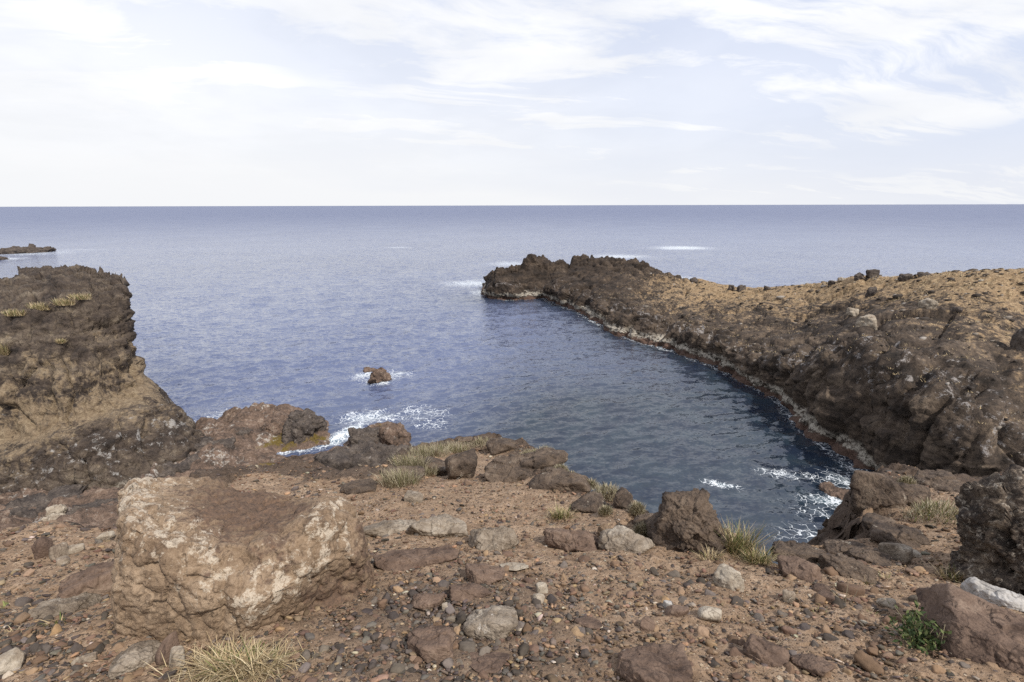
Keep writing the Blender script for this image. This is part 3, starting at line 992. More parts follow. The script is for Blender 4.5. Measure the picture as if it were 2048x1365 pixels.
def polytope(dims, seed, n=20, faces=12, sharp=14, rough=0.06, chunk=0.10, planes=None, squash=1.0):
    """a stone: soft intersection of random planes, then lumps and facets; local origin at its middle"""
    if n not in _CS:
        _CS[n] = cube_sphere(n)
    Dn, Fc = _CS[n]
    rs = np.random.RandomState(seed)
    if planes is None:
        pn = rs.normal(size=(faces, 3))
        pn /= np.linalg.norm(pn, axis=1, keepdims=True)
        pd = 0.72 + 0.28 * rs.rand(faces)
        pn = np.vstack([pn, [[1, 0, 0], [-1, 0, 0], [0, 1, 0], [0, -1, 0], [0, 0, 1], [0, 0, -1]]])
        pd = np.concatenate([pd, np.full(6, 1.0)])
    else:
        pn = np.array([p[0] for p in planes], float)
        pn /= np.linalg.norm(pn, axis=1, keepdims=True)
        pd = np.array([p[1] for p in planes], float)
    inv = np.clip(Dn @ pn.T, 0, None) / pd
    r = 1.0 / (np.sum(inv ** sharp, axis=1) ** (1.0 / sharp))
    V = Dn * r[:, None]
    S = np.asarray(dims, float) / 2
    Vs = V * S
    sc = float(np.mean(S))
    off = rs.rand(3) * 40
    _, _, fc = worley(Vs / sc + off, 0.55, seed % 13)
    D = rough * fbm(Vs / sc + off, 0.7, 4, seed % 17) + chunk * fc
    if n >= 16:
        _, _, f2c = worley(Vs / sc + off, 0.2, seed % 11)
        D = D + 0.3 * chunk * f2c + 0.2 * rough * fbm(Vs / sc + off, 0.12, 2, 5, ridged=True)
    return Vs + Dn * (D * sc)[:, None], Fc


def ground_rock(name, u, v, w, h, label, mat, cat='rock', group=None, seed=0, dr=0.8, n=22, sink=0.35, rot=0.0, planes=None, rough=0.06, chunk=0.10, faces=12, sharp=14, hit=None, tilt=0.0, wash=0.5, soil=0.0, boost=1.0, hmin=0.28, lie=0.0):
    """place a stone whose visible outline is about w x h photo pixels, its lower middle at (u, v)"""
    p = ground_hit(u, v) if hit is None else np.array(hit, float)
    rel = p - np.array([0, 0, HC])
    depth = rel[1] * CP - rel[2] * SP
    k = depth / F_PX
    W = w * k
    Dp = W * dr
    flat = 0.62 if hmin < 0.15 and hit is None else 1.0
    th = math.atan2(-rel[2], math.hypot(rel[0], rel[1]))
    Hh = max((h * k - Dp * 0.75 * math.sin(th)) / math.cos(th), hmin * W) * flat
    tot = Hh * (1 + sink) * boost
    V, Fc = polytope((W, Dp, tot), seed + 1, n, faces, sharp, rough, chunk, planes)
    a = math.atan2(rel[0], rel[1])
    fwd = np.array([math.sin(a), math.cos(a)])
    c = np.array([p[0] + fwd[0] * Dp * 0.42, p[1] + fwd[1] * Dp * 0.42])
    zc = p[2] + Hh - tot / 2 - 0.37 * Dp * 0.2
    if hit is not None:
        zc = p[2] + Hh - tot / 2
    ob = link(name, make_mesh(name, V, Fc, mat, {'wash': np.full(len(V), wash), 'soil': np.full(len(V), soil)}), loc=(c[0], c[1], zc))
    ob.rotation_euler = (Matrix.Rotation(-lie, 4, 'X') @ Matrix.Rotation(tilt, 4, 'Y') @ Matrix.Rotation(-a + rot, 4, 'Z')).to_euler()
    tag(ob, label, cat, group)
    return ob


def build_boulder():
    rows = [  # front base, overhang, lower front, front top edge, middle of the top, back edge, back base
        [(222, 1300, 1.74), (238, 1300, 1.68), (330, 1310, 1.64), (430, 1315, 1.63), (500, 1305, 1.70), (590, 1310, 1.74), (660, 1285, 1.82), (705, 1235, 1.95), (752, 1215, 2.05)],
        [(228, 1245, 1.76), (238, 1240, 1.68), (330, 1245, 1.65), (430, 1255, 1.64), (495, 1268, 1.66), (580, 1235, 1.80), (650, 1195, 1.93), (718, 1180, 2.05), (748, 1190, 2.16)],
        [(230, 1160, 1.80), (240, 1150, 1.68), (330, 1160, 1.66), (430, 1180, 1.66), (500, 1215, 1.64), (575, 1175, 1.74), (645, 1130, 1.86), (728, 1110, 2.04), (742, 1140, 2.18)],
        [(236, 1030, 1.95), (254, 1050, 1.76), (325, 1078, 1.73), (420, 1088, 1.76), (490, 1090, 1.80), (570, 1085, 1.84), (648, 1040, 1.94), (715, 1045, 2.08), (736, 1095, 2.22)],
        [(242, 995, 2.10), (258, 998, 1.95), (328, 1010, 2.02), (425, 1018, 2.07), (490, 1026, 2.07), (570, 1030, 2.08), (655, 1005, 2.08), (704, 1012, 2.18), (728, 1065, 2.30)],
        [(250, 972, 2.20), (268, 957, 2.20), (332, 952, 2.32), (415, 955, 2.42), (480, 978, 2.40), (560, 992, 2.36), (650, 990, 2.24), (696, 1000, 2.28), (722, 1050, 2.42)],
        [(280, 1020, 2.32), (300, 1010, 2.36), (340, 1010, 2.52), (420, 1010, 2.60), (490, 1020, 2.55), (560, 1025, 2.5), (640, 1030, 2.42), (680, 1040, 2.46), (715, 1070, 2.5)],
    ]
    brownv = [[0, 0, 0, .1, .2, .5, .6, .5, .4], [0, 0, 0, .1, .2, .55, .75, .6, .5], [0, .05, .1, .2, .15, .32, .2, .55, .7], [.1, .1, .2, .35, .5, .45, .2, .5, .55],  # brown patches, plus the undercut's shade painted into the lower right
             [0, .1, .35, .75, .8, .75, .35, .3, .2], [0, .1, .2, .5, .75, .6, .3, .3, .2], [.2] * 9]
    washv = [[.2] * 9, [.4, .45, .45, .4, .7, .4, .2, .2, .2], [.55, .6, .58, .62, .9, .85, .85, .4, .2], [.6, .75, .85, .8, .55, .6, .85, .7, .4],
             [.7, .95, .8, .4, .35, .4, .8, .8, .5], [.7, .95, .8, .5, .3, .5, .7, .7, .4], [.3] * 9]
    net = [[np.concatenate([at_y(*c), [brownv[k][j], washv[k][j]]]) for j, c in enumerate(rw)] for k, rw in enumerate(rows)]
    # skirt into the soil behind
    net.append([np.concatenate([p[:3] + np.array([0, 0.05, -0.6]), p[3:]]) for p in net[-1]])
    net = np.array(net)
    for r_ in net:      # close the two ends downwards
        pass
    lcol = net[:, :1].copy()
    lcol[..., 2] -= 0.35
    lcol[..., 1] += 0.10
    rcol = net[:, -1:].copy()
    rcol[..., 2] -= 0.4
    rcol[..., 1] += 0.08
    net = np.concatenate([lcol, net, rcol], 1)
    nr, nc = 230, 270
    A = catmull(net, nr, nc, 0.72)
    G = A[..., :3]
    N = grid_normals(G)
    if N[nr // 3, nc // 3, 1] > 0:
        N = -N
    G = rockify(G, N, [('f', 0.40, 0.010, 61), ('w', 0.30, 0.018, 62), ('w', 0.13, 0.014, 67), ('r', 0.08, 0.004, 64), ('w', 0.05, 0.007, 63), ('f', 0.016, 0.003, 65)])
    # the long crack along the upper edge of the front slab
    crk = np.array([at_y(u, v, y) for u, v, y in [(432, 1195, 1.64), (445, 1150, 1.66), (470, 1128, 1.68), (500, 1112, 1.72), (548, 1086, 1.80)]])
    P = G.reshape(-1, 3)
    dc = np.full(len(P), 9.0)
    for a, b in zip(crk[:-1], crk[1:]):
        e = b - a
        tt = np.clip(((P - a) @ e) / (e @ e), 0, 1)
        dc = np.minimum(dc, np.linalg.norm((P - a - tt[:, None] * e) * np.array([1, 0.35, 1]), axis=1))
    dc = dc + 0.006 * perlin(P / 0.05, 66)
    P = P - N.reshape(-1, 3) * (0.035 * np.exp(-(np.clip(dc, 0, 9) / 0.010) ** 2))[:, None]
    b0 = np.array([P[:, 0].mean(), P[:, 1].mean(), P[:, 2].min()])
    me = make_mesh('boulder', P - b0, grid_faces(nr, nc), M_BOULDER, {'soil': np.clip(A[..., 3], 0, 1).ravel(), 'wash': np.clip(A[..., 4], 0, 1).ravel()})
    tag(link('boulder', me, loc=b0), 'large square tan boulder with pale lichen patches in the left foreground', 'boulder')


build_boulder()

# big single stones of the foreground
PL = lambda *a: [((x, y, z), d) for x, y, z, d in a]
WEDGE = PL((0, -1, 0.35, 0.62), (-1, -0.1, 0.28, 0.80), (1, -0.1, 0.62, 0.62), (0, 1, 0.1, 0.7), (0, 0, -1, 1.0), (0.1, -0.2, 1, 0.95), (-0.6, 0, 0.8, 0.95), (0.7, -0.7, 0.1, 0.85))
ground_rock('wedge_rock', 1375, 1108, 160, 132, 'dark brown pointed wedge rock standing at the cliff edge above the cove', M_EDGE, seed=3, dr=0.7, n=56, planes=WEDGE, rough=0.14, chunk=0.15, wash=0.35)
DRK = PL((0, -1, 0.15, 0.8), (-1, -0.1, 0.05, 0.85), (1, 0, 0.1, 1.0), (0, 1, 0, 0.9), (0, 0, -1, 1), (0.2, -0.1, 1, 0.86), (-0.5, -0.3, 0.8, 0.95), (-0.7, -0.7, 0.2, 0.85))
ground_rock('pitted_rock', 2030, 1195, 215, 240, 'tall black pitted rock cut off by the right edge of the photo', M_NEARDARK, seed=8, dr=0.8, n=64, planes=DRK, rough=0.22, chunk=0.30, wash=0.70)
SLAB = PL((0, -1, 0.45, 0.75), (-1, -0.3, 0.2, 0.9), (1, 0, 0, 1), (0, 1, 0.3, 0.9), (0, 0, -1, 1), (0.05, -0.22, 1, 0.7), (-0.8, -0.7, 0.3, 0.95))
ground_rock('brown_slab', 2000, 1342, 240, 112, 'broad flat-topped brown slab in the lower right corner', M_BROWN, seed=12, dr=0.75, n=60, planes=SLAB, rough=0.06, chunk=0.08, wash=0.15)
BR, PA, ED, DK = M_BROWN, M_PALE, M_EDGE, M_DARK
ROCKS = [  # name, u, v of the lower edge, width, height in photo pixels, material, depth ratio, label
    ('pale_outcrop', 772, 1074, 112, 46, M_GREYTAN, 0.6, 'low white-grey weathered outcrop beside the right side of the large boulder'),
    ('pale_outcrop', 874, 1076, 122, 62, M_GREYTAN, 0.55, 'blocky olive-grey outcrop, second in the pale row right of the boulder'),
    ('pale_outcrop', 988, 1100, 112, 74, M_GREYTAN, 0.6, 'humped grey-white outcrop in the middle of the pale row'),
    ('pale_outcrop', 1142, 1104, 116, 66, BR, 0.6, 'brown-topped grey outcrop left of the small ochre block'),
    ('pale_outcrop', 1250, 1104, 118, 72, M_GREYTAN, 0.6, 'smooth pinkish-grey outcrop just left of the dark wedge rock'),
    ('brown_mound', 842, 1134, 190, 52, BR, 0.4, 'long low dark brown rock mound beside the pebble hollow'),
    ('brown_mound', 968, 1170, 88, 52, BR, 0.7, 'dark brown rounded rock just left of a flat pale stone'),
    ('two_toned_rock', 940, 1203, 84, 50, BR, 0.7, 'half rusty half purple-brown rock at the top of the pebble hollow'),
    ('flat_stone', 1024, 1144, 58, 24, PA, 0.7, 'flat pale cream stone on the brown soil in the middle'),
    ('embedded_rock', 856, 1222, 72, 48, BR, 0.8, 'grey-brown rock half buried in the pebble hollow, the upper one'),
    ('embedded_rock', 978, 1286, 112, 92, M_GREYTAN, 0.9, 'broad grey-tan rock half buried at the right side of the pebble hollow'),
    ('embedded_rock', 868, 1325, 104, 96, BR, 1.0, 'grey slab half buried in the middle of the pebble hollow'),
    ('embedded_rock', 972, 1348, 92, 50, BR, 0.8, 'low dark brown rock at the bottom edge among pebbles'),
    ('brown_rock_face', 1300, 1392, 150, 125, BR, 1.0, 'large brown rock breaking the soil at the bottom edge of the photo'),
    ('flat_rock', 1176, 1262, 58, 30, BR, 0.8, 'low purple-brown rock upslope of the large bottom edge rock'),
    ('round_cobble', 1293, 1263, 30, 26, BR, 0.9, 'round grey-brown cobble resting against the large bottom edge rock'),
    ('tan_cobble', 1418, 1247, 46, 38, PA, 0.8, 'tan-topped angular cobble on the open gravel right of centre'),
    ('yellow_stone', 1452, 1178, 60, 46, PA, 0.7, 'blocky yellow-white stone below the green tuft by the wedge rock'),
    ('long_cobble', 1352, 1236, 46, 30, BR, 0.7, 'elongated grey cobble touching a small white pebble'),
    ('brown_mound', 1520, 1330, 92, 72, BR, 0.8, 'peaked dark brown rock in the gravel near the bottom right'),
    ('flat_rock', 1620, 1352, 82, 50, BR, 0.8, 'purple-brown rock at the bottom edge right of the peaked brown rock'),
    ('cream_cobble', 1575, 1206, 23, 23, PA, 0.8, 'small egg-shaped cream cobble on the right-hand gravel'),
    ('pinkish_cobble', 1770, 1220, 34, 25, PA, 0.8, 'pinkish white cobble uphill of the leafy green plant'),
    ('red_streaked_rock', 1592, 1162, 82, 44, BR, 0.8, 'reddish purple streaked rock at the edge above the cove water'),
    ('grey_ledge', 1690, 1158, 100, 52, ED, 0.7, 'smooth grey sloping ledge rock at the lip above the cove'),
    ('grey_cobble', 1788, 1122, 52, 44, M_GREYTAN, 0.8, 'grey rounded rock beside a small ochre cobble near the cove'),
    ('ochre_cobble', 1827, 1118, 23, 18, PA, 0.8, 'small oval ochre cobble beside the grey rounded rock'),
    ('edge_rock', 1796, 1092, 96, 46, ED, 0.7, 'rounded brown rock lying on the dark spur above the cove'),
    ('edge_rock', 1740, 1128, 62, 36, ED, 0.8, 'dark purple rock on the lip beneath the spur'),
    ('edge_rock', 1682, 1114, 66, 26, ED, 0.8, 'low dark brown rock right at the lip of the cove'),
    ('edge_rock', 1588, 1128, 90, 30, ED, 0.8, 'flat dark brown rock at the lip, right of the green tuft'),
    ('dark_cobble', 1640, 1190, 30, 20, BR, 0.8, 'small dark cobble under the bare twig on the right'),
    ('brown_cobble', 1648, 1207, 36, 24, BR, 0.8, 'brown flat cobble just below the small dark cobble'),
    ('white_slab', 1974, 1212, 104, 66, M_WHITE, 0.45, 'bright white guano-covered slab below the tall black rock'),
    ('tan_slab', 286, 1340, 104, 80, M_GREYTAN, 0.8, 'tan slab lying against the foot of the large boulder'),
    ('grey_cobble', 338, 1325, 42, 56, BR, 0.7, 'dark grey rounded stone beside the tan slab at the boulder foot'),
    ('brown_cobble', 356, 1336, 30, 42, PA, 0.8, 'warm brown stone between the dark grey stone and the grass tuft'),
    ('dark_slab', 190, 1190, 108, 92, BR, 0.8, 'smooth dark grey slab with a whitish streak left of the large boulder'),
    ('tan_slab', 142, 1225, 120, 62, M_GREYTAN, 0.8, 'low tan earthy rock left of the large boulder above the small grass sprout'),
    ('ochre_flake', 170, 1328, 40, 24, PA, 0.6, 'ochre flake of stone among dark pebbles lower left'),
    ('grey_stone', 22, 1345, 56, 44, PA, 0.8, 'grey and white stone in the lower left corner'),
    ('pink_cobble', 122, 1117, 30, 34, PA, 0.8, 'pinkish grey upright cobble at the edge left of the boulder'),
    ('ochre_cobble', 152, 1104, 28, 21, PA, 0.7, 'angular ochre cobble right beside the pinkish grey cobble'),
    ('tan_stone', 212, 1080, 30, 20, PA, 0.6, 'bright tan stone at the edge close to the boulder'),
    ('brown_stump_rock', 88, 1112, 34, 42, BR, 0.8, 'brown stump-shaped rock left of the pinkish grey cobble'),
    ('yellow_cobble', 128, 1130, 24, 20, PA, 0.8, 'small yellow-grey cobble below the pinkish grey cobble'),
    ('edge_rock', 925, 958, 52, 70, ED, 0.8, 'dark brown upright rock on the promontory left of the tallest edge rock'),
    ('edge_rock', 1005, 906, 58, 40, ED, 0.8, 'dark knobbly rock crowning the tip of the promontory'),
    ('edge_rock', 1022, 962, 92, 68, ED, 0.8, 'broad brown rock mass below the promontory tip'),
    ('edge_rock', 1082, 934, 84, 52, ED, 0.8, 'dark overhanging rock on the right side of the promontory tip'),
    ('edge_rock', 1128, 984, 110, 50, ED, 0.7, 'slanting brown edge rock along the right side of the promontory'),
    ('edge_rock', 1243, 1018, 34, 44, ED, 0.8, 'dark squarish rock between two grey bushes on the edge'),
    ('edge_rock', 1180, 1028, 70, 42, ED, 0.8, 'brown edge rock behind the tuft with long dry stalks'),
    ('edge_rock', 718, 988, 60, 26, ED, 0.7, 'small dark flat rock just behind the right shoulder of the boulder'),
    ('edge_rock', 808, 962, 70, 44, ED, 0.8, 'mottled brown rock between grass mats on the left of the promontory'),
    ('edge_rock', 868, 950, 60, 42, ED, 0.8, 'crumbly brown rock below the promontory grass'),
    ('edge_rock', 880, 896, 26, 16, ED, 0.8, 'small dark rock poking above the grass on the promontory skyline'),
    ('edge_rock', 930, 886, 26, 14, ED, 0.8, 'small dark knob on the promontory skyline left of the crowning rock'),
    ('edge_rock', 1288, 1062, 34, 40, ED, 0.8, 'dark rock under the last bush before the wedge rock'),
    ('spur_rock', 1752, 1030, 76, 88, ED, 0.8, 'reddish black crag at the seaward end of the spur'),
    ('spur_rock', 1802, 1010, 80, 58, ED, 0.8, 'dark rock beside the dry bush on the spur'),
    ('spur_rock', 1752, 1074, 56, 44, ED, 0.8, 'low dark rock at the foot of the spur crag'),
    ('spur_rock', 1880, 985, 90, 40, ED, 0.8, 'dark rock behind the dry bush on the spur'),
    ('tan_cobble', 1083, 1190, 26, 26, PA, 0.8, 'angular orange-tan cobble casting a small shadow near the middle'),
    ('ochre_cobble', 1076, 1210, 26, 22, PA, 0.8, 'rounded ochre cobble just below the angular orange-tan one'),
    ('cream_cobble', 912, 1062, 40, 26, PA, 0.8, 'cream block behind the pale row of outcrops'),
    ('grey_cobble', 830, 1005, 40, 26, M_GREYTAN, 0.7, 'greyish stone high on the promontory soil'),
    ('round_cobble', 890, 1225, 17, 17, PA, 0.9, 'round whitish pebble in the upper pebble hollow'),
    ('white_pebble', 1332, 1222, 18, 20, M_WHITE, 0.8, 'small white pebble touching the elongated grey cobble'),
]
WASHED = {'white_slab': 0.7}
for i, (nm, u, v, w, h, mt, dr, lab) in enumerate(ROCKS):
    big = w > 60
    emb = any(q in nm for q in ('embedded', 'mound', 'outcrop', 'flat', 'face', 'slab', 'two_toned'))
    if nm in ('edge_rock', 'spur_rock'):
        w, dr = w * 1.2, dr * 1.15
    cob = 'cobble' in nm or 'pebble' in nm
    ground_rock(nm, u, v, w, h, lab, mt, cat='stone' if w < 50 else 'rock', seed=40 + i * 7, dr=dr, n=44 if big else 18, sink=0.8 if big else 0.35, rot=((i * 37) % 11 - 5) * 0.06,
                rough=0.03 if cob else 0.07, chunk=0.03 if cob else 0.09, sharp=9 if cob else 14, faces=9 if cob else 14, wash=0.5 if mt is not BR else 0.2, hmin=0.10 if emb else (0.18 if mt is ED else 0.26), lie=0.33 if emb else 0.15)
# the ochre block rests on the pinkish outcrop
ground_rock('ochre_block', 1209, 1078, 32, 36, 'ochre angular block propped on the pinkish-grey outcrop', M_BOULDER, cat='stone', seed=901, dr=0.7, n=18, sharp=20, wash=0.2)

# rocks of the shelf, the gully and the sea
for i, (nm, u, v, z, w, h, mt, dr, lab) in enumerate([
    ('shelf_rock', 608, 868, 0.7, 84, 52, DK, 0.9, 'large dark grey rock on the seaward end of the shelf'),
    ('shelf_rock', 478, 880, 0.7, 66, 30, DK, 0.8, 'smaller dark rock on the shelf nearer the left cliff'),
    ('shelf_rock', 545, 872, 0.5, 70, 36, M_REEF, 0.9, 'pale mottled rock between the two dark shelf rocks'),
    ('shelf_rock', 732, 888, 0.6, 66, 38, DK, 0.8, 'dark pointed rock right of the foaming channel'),
    ('shelf_rock', 790, 892, 0.5, 60, 46, M_REEF, 0.9, 'brown seaweed-streaked rock at the outer tip right of the channel'),
    ('shelf_rock', 735, 958, 0.9, 190, 82, DK, 0.6, 'broad jagged dark rock between the shelf and the promontory'),
    ('shelf_rock', 400, 925, 0.7, 120, 46, DK, 0.7, 'dark layered rock where the left cliff meets the shelf'),
    ('shelf_rock', 345, 962, 0.9, 110, 44, DK, 0.7, 'black folded rock at the foot of the left cliff'),
    ('gully_rock', 205, 1062, 1.4, 150, 66, DK, 0.8, 'smooth dark lava hump in the gully behind the boulder'),
    ('gully_rock', 60, 1066, 1.2, 190, 54, DK, 0.7, 'long dark ribbed lava rock in the gully at the left edge'),
    ('gully_rock', 108, 1046, 2.4, 36, 24, PA, 0.7, 'purple-white stone lying on dark lava in the gully'),
    ('gully_rock', 114, 1026, 2.4, 32, 20, PA, 0.8, 'rounded tan stone behind the purple-white one in the gully'),
    ('sea_rock', 760, 768, -0.15, 48, 36, M_REEF, 0.8, 'brown rock awash with foam in the middle of the bay'),
    ('sea_rock', 740, 746, -0.1, 22, 12, M_REEF, 0.9, 'small brown rock tip behind the foam-washed rock'),
    ('sea_rock', 48, 506, -0.2, 96, 15, DK, 0.35, 'far low dark reef on the water at the left edge'),
    ('sea_rock', 4, 519, -0.2, 26, 9, DK, 0.5, 'small dark reef just below the far low reef'),
    ('sea_rock', 974, 591, -0.2, 26, 24, M_REEF, 0.8, 'low brown rock ledge at the seaward foot of the headland'),
    ('sea_rock', 1665, 1012, -0.55, 60, 40, M_REEF, 0.8, 'tan rock just under the water in the cove foam'),
]):
    ground_rock(nm, u, v, w, h, lab, mt, seed=300 + i * 5, dr=dr, n=40 if w > 60 else 22, sink=0.8, hit=at_z(u, v, z), rough=0.17, chunk=0.20, wash=0.5, hmin=0.04 if v < 530 else 0.16)


def project(P):
    Q = P - np.array([0, 0, HC])
    xc = Q[:, 0]
    zc = Q[:, 1] * CP - Q[:, 2] * SP
    yc = Q[:, 1] * SP + Q[:, 2] * CP
    return CU + F_PX * xc / zc, CV - F_PX * yc / zc, zc


def surface_hit(G, u, v):
    P = G.reshape(-1, 3)
    pu, pv, pd = project(P)
    e = np.hypot(pu - u, pv - v)
    k = np.where((e < max(4.0, e.min() * 1.5)) & (pd > 1))[0]
    return P[k[np.argmin(pd[k])]]


for i, (nm, u, v, w, h, mt, lab) in enumerate([
    ('lava_boulder', 1716, 558, 17, 15, DK, 'dark lava boulder on the headland skyline just left of the cairn-like rock'),
    ('cairn_rock', 1742, 556, 22, 17, DK, 'cairn-like stacked rock on the headland skyline'),
    ('lava_boulder', 1806, 562, 24, 17, DK, 'dark boulder on the headland skyline right of the cairn-like rock'),
    ('lava_boulder', 1845, 552, 24, 8, DK, 'flat dark boulders end of the headland skyline rocks'),
    ('lava_boulder', 1684, 562, 20, 8, PA, 'pale flat rock on the headland skyline left of the cairn-like rock'),
    ('lava_boulder', 1478, 582, 18, 14, DK, 'dark boulder at the lowest saddle of the headland ridge'),
    ('lava_boulder', 1462, 579, 12, 12, DK, 'small dark boulder left of the one in the saddle'),
    ('lava_boulder', 1532, 580, 14, 10, DK, 'small dark boulder on the ridge right of the saddle'),
    ('lava_boulder', 1662, 568, 14, 9, DK, 'small dark rock on the ridge where the pale flat rock begins'),
    ('grey_boulder', 1850, 618, 30, 22, PA, 'large grey boulder high on the dry headland slope'),
    ('grey_boulder', 1702, 634, 24, 16, PA, 'grey rounded boulder on the slope above the white streaked lip'),
    ('grey_boulder', 1735, 650, 36, 26, PA, 'whitish boulder with a dark hollow below it on the slope'),
    ('grey_boulder', 1912, 626, 18, 12, DK, 'small dark grey boulder right of the large grey slope boulder'),
    ('grey_boulder', 2040, 700, 34, 46, DK, 'dark grey boulder cut by the right edge on the headland slope'),
    ('lava_boulder', 1742, 592, 18, 18, DK, 'brown lump below the cairn-like rock on the slope'),
    ('lava_boulder', 1388, 562, 16, 9, DK, 'small dark rock on the ridge near the seaward lava'),
]):
    p = surface_hit(HL, u, v)
    ground_rock(nm, u, v, w, h, lab, mt, cat='boulder', seed=500 + i * 3, n=14, sink=0.4, hit=p, rough=0.12, chunk=0.16, boost=1.0)


# ----------------------------------------------------------------- plants
def blades(n, R, length, width, lean=0.6, curl=0.8, seed=0, segs=4, spread_lean=None, ell=1.0, droop=0.0, dome=0.0, mess=1.4):
    rs = np.random.RandomState(seed)
    a = rs.rand(n) * 2 * math.pi
    rr = R * np.sqrt(rs.rand(n))
    bx, by = rr * np.cos(a), rr * np.sin(a) * ell
    out = a + rs.normal(size=n) * mess
    L = length * (0.45 + 0.75 * rs.rand(n))
    l0 = lean * (0.25 + 0.9 * rs.rand(n)) * (0.35 + 0.65 * rr / max(R, 1e-6))
    cu = curl * (0.3 + rs.rand(n))
    W = width * (0.6 + 0.8 * rs.rand(n))
    V = np.zeros((n, segs + 1, 2, 3))
    px, py, pz = bx.copy(), by.copy(), -0.012 + dome * np.sqrt(np.clip(1 - (rr / max(R, 1e-6)) ** 2, 0, 1)) * rs.rand(n) ** 0.5
    side = np.stack([-np.sin(out + rs.normal(size=n) * 0.5), np.cos(out)], -1)
    for k in range(segs + 1):
        t = k / segs
        w = W * (1 - t) ** 0.7 * 0.5 + 0.0002
        V[:, k, 0] = np.stack([px - side[:, 0] * w, py - side[:, 1] * w, pz], -1)
        V[:, k, 1] = np.stack([px + side[:, 0] * w, py + side[:, 1] * w, pz], -1)
        th = l0 + cu * (t + 0.5 / segs)
        st = L / segs
        px, py, pz = px + st * np.sin(th) * np.cos(out), py + st * np.sin(th) * np.sin(out), pz + st * np.cos(th) - droop * st * t
    V = V.reshape(-1, 3)
    base = np.arange(n)[:, None] * (segs + 1) * 2 + np.arange(segs)[None, :] * 2
    base = base.reshape(-1)
    F = np.stack([base, base + 1, base + 3, base + 2], -1)
    r = np.repeat(rs.rand(n), (segs + 1) * 2)
    return V, F, r


def plant(name, p, label, parts, group=None, cat='grass tuft', slope=True):
    root = link(name, None, loc=p)
    root.empty_display_size = 0.1
    tag(root, label, cat, group)
    for pn, mat, kw in parts:
        V, F, r = blades(**kw)
        if slope:
            V[:, 2] += -0.37 * V[:, 1]
        link(pn, make_mesh(pn, V, F, mat, {'rnd': r}), parent=root)['kind'] = 'stuff'
    return root


def tuft_at(name, u, v, wpx, hpx, label, green=0.3, dense=260, seed=0, lean=0.7, curl=0.9, dry=None, hit=None, cat='grass tuft', thick=1.0, ell=0.8, slope=True):
    p = ground_hit(u, v) if hit is None else hit
    rel = p - np.array([0, 0, HC])
    k = (rel[1] * CP - rel[2] * SP) / F_PX
    R, L = wpx * k * 0.36, hpx * k * 0.95
    wd = max(0.0035, 0.55 * k) * thick
    dome = 0.0
    if 'bush' in cat:
        dome, L, R = hpx * k * 0.75, hpx * k * 0.42, wpx * k * 0.46
    parts = [('dry_blades', dry or M_DRY, dict(n=int(dense * (1 - green)), R=R, length=L, width=wd, lean=lean, curl=curl, seed=seed, ell=ell, dome=dome))]
    if green > 0:
        parts.append(('green_blades', M_GREEN, dict(n=int(dense * green), R=R * 0.8, length=L * 0.95, width=wd * 1.3, lean=lean, curl=curl * 0.8, seed=seed + 1, ell=ell, dome=dome)))
    if 'tuft' in cat and wpx > 40:
        parts.append(('fallen_blades', M_DRY, dict(n=int(dense * 0.35), R=R * 1.9, length=L * 0.7, width=wd * 0.8, lean=1.5, curl=0.35, seed=seed + 3, ell=ell, mess=3.0)))
    return plant(name, p, label, parts, cat=cat, slope=slope)


tuft_at('grass_tuft', 482, 1338, 225, 74, 'large straw-coloured grass tuft with green blades in front of the boulder', 0.12, 1500, 1, lean=1.5, curl=1.5, ell=0.5)
tuft_at('grass_tuft', 1122, 1036, 62, 34, 'low dry tuft with green blades and long stalks on the promontory soil', 0.45, 260, 2, lean=0.9)
tuft_at('dry_stalks', 1118, 1032, 16, 62, 'few long bent dry stalks rising from the promontory tuft', 0.0, 9, 3, lean=0.9, curl=0.6, thick=0.8)
tuft_at('grass_tuft', 1472, 1106, 92, 78, 'tall green and straw tuft right of the wedge rock', 0.5, 420, 4, lean=0.6, curl=0.6)
tuft_at('grass_tuft', 1512, 1128, 70, 52, 'shorter grey-green tuft trailing right of the tall tuft', 0.4, 300, 5, lean=0.8)
tuft_at('grass_tuft', 1420, 1118, 60, 34, 'thin straw tuft at the foot of the wedge rock', 0.1, 120, 6, lean=0.9)
tuft_at('dry_bush', 1866, 1046, 118, 56, 'dense pale dry bush on the dark spur', 0.2, 900, 7, lean=0.8, curl=0.5, dry=M_GREY, cat='bush', ell=0.7)
tuft_at('grass_tuft', 1905, 1160, 64, 44, 'pale spiky tuft above the white slab', 0.35, 130, 8, lean=0.9)
tuft_at('grass_tuft', 112, 1246, 58, 32, 'small bright green sprout left of the boulder', 0.8, 26, 9, lean=1.0, thick=2.0)
tuft_at('grass_tuft', 14, 1214, 26, 22, 'tiny green sprout at the left edge', 0.8, 26, 10, lean=1.0, thick=2.0)
tuft_at('dry_grass', 20, 1270, 70, 24, 'thin dry grass lying on pebbles at the left edge', 0.1, 60, 11, lean=1.2)
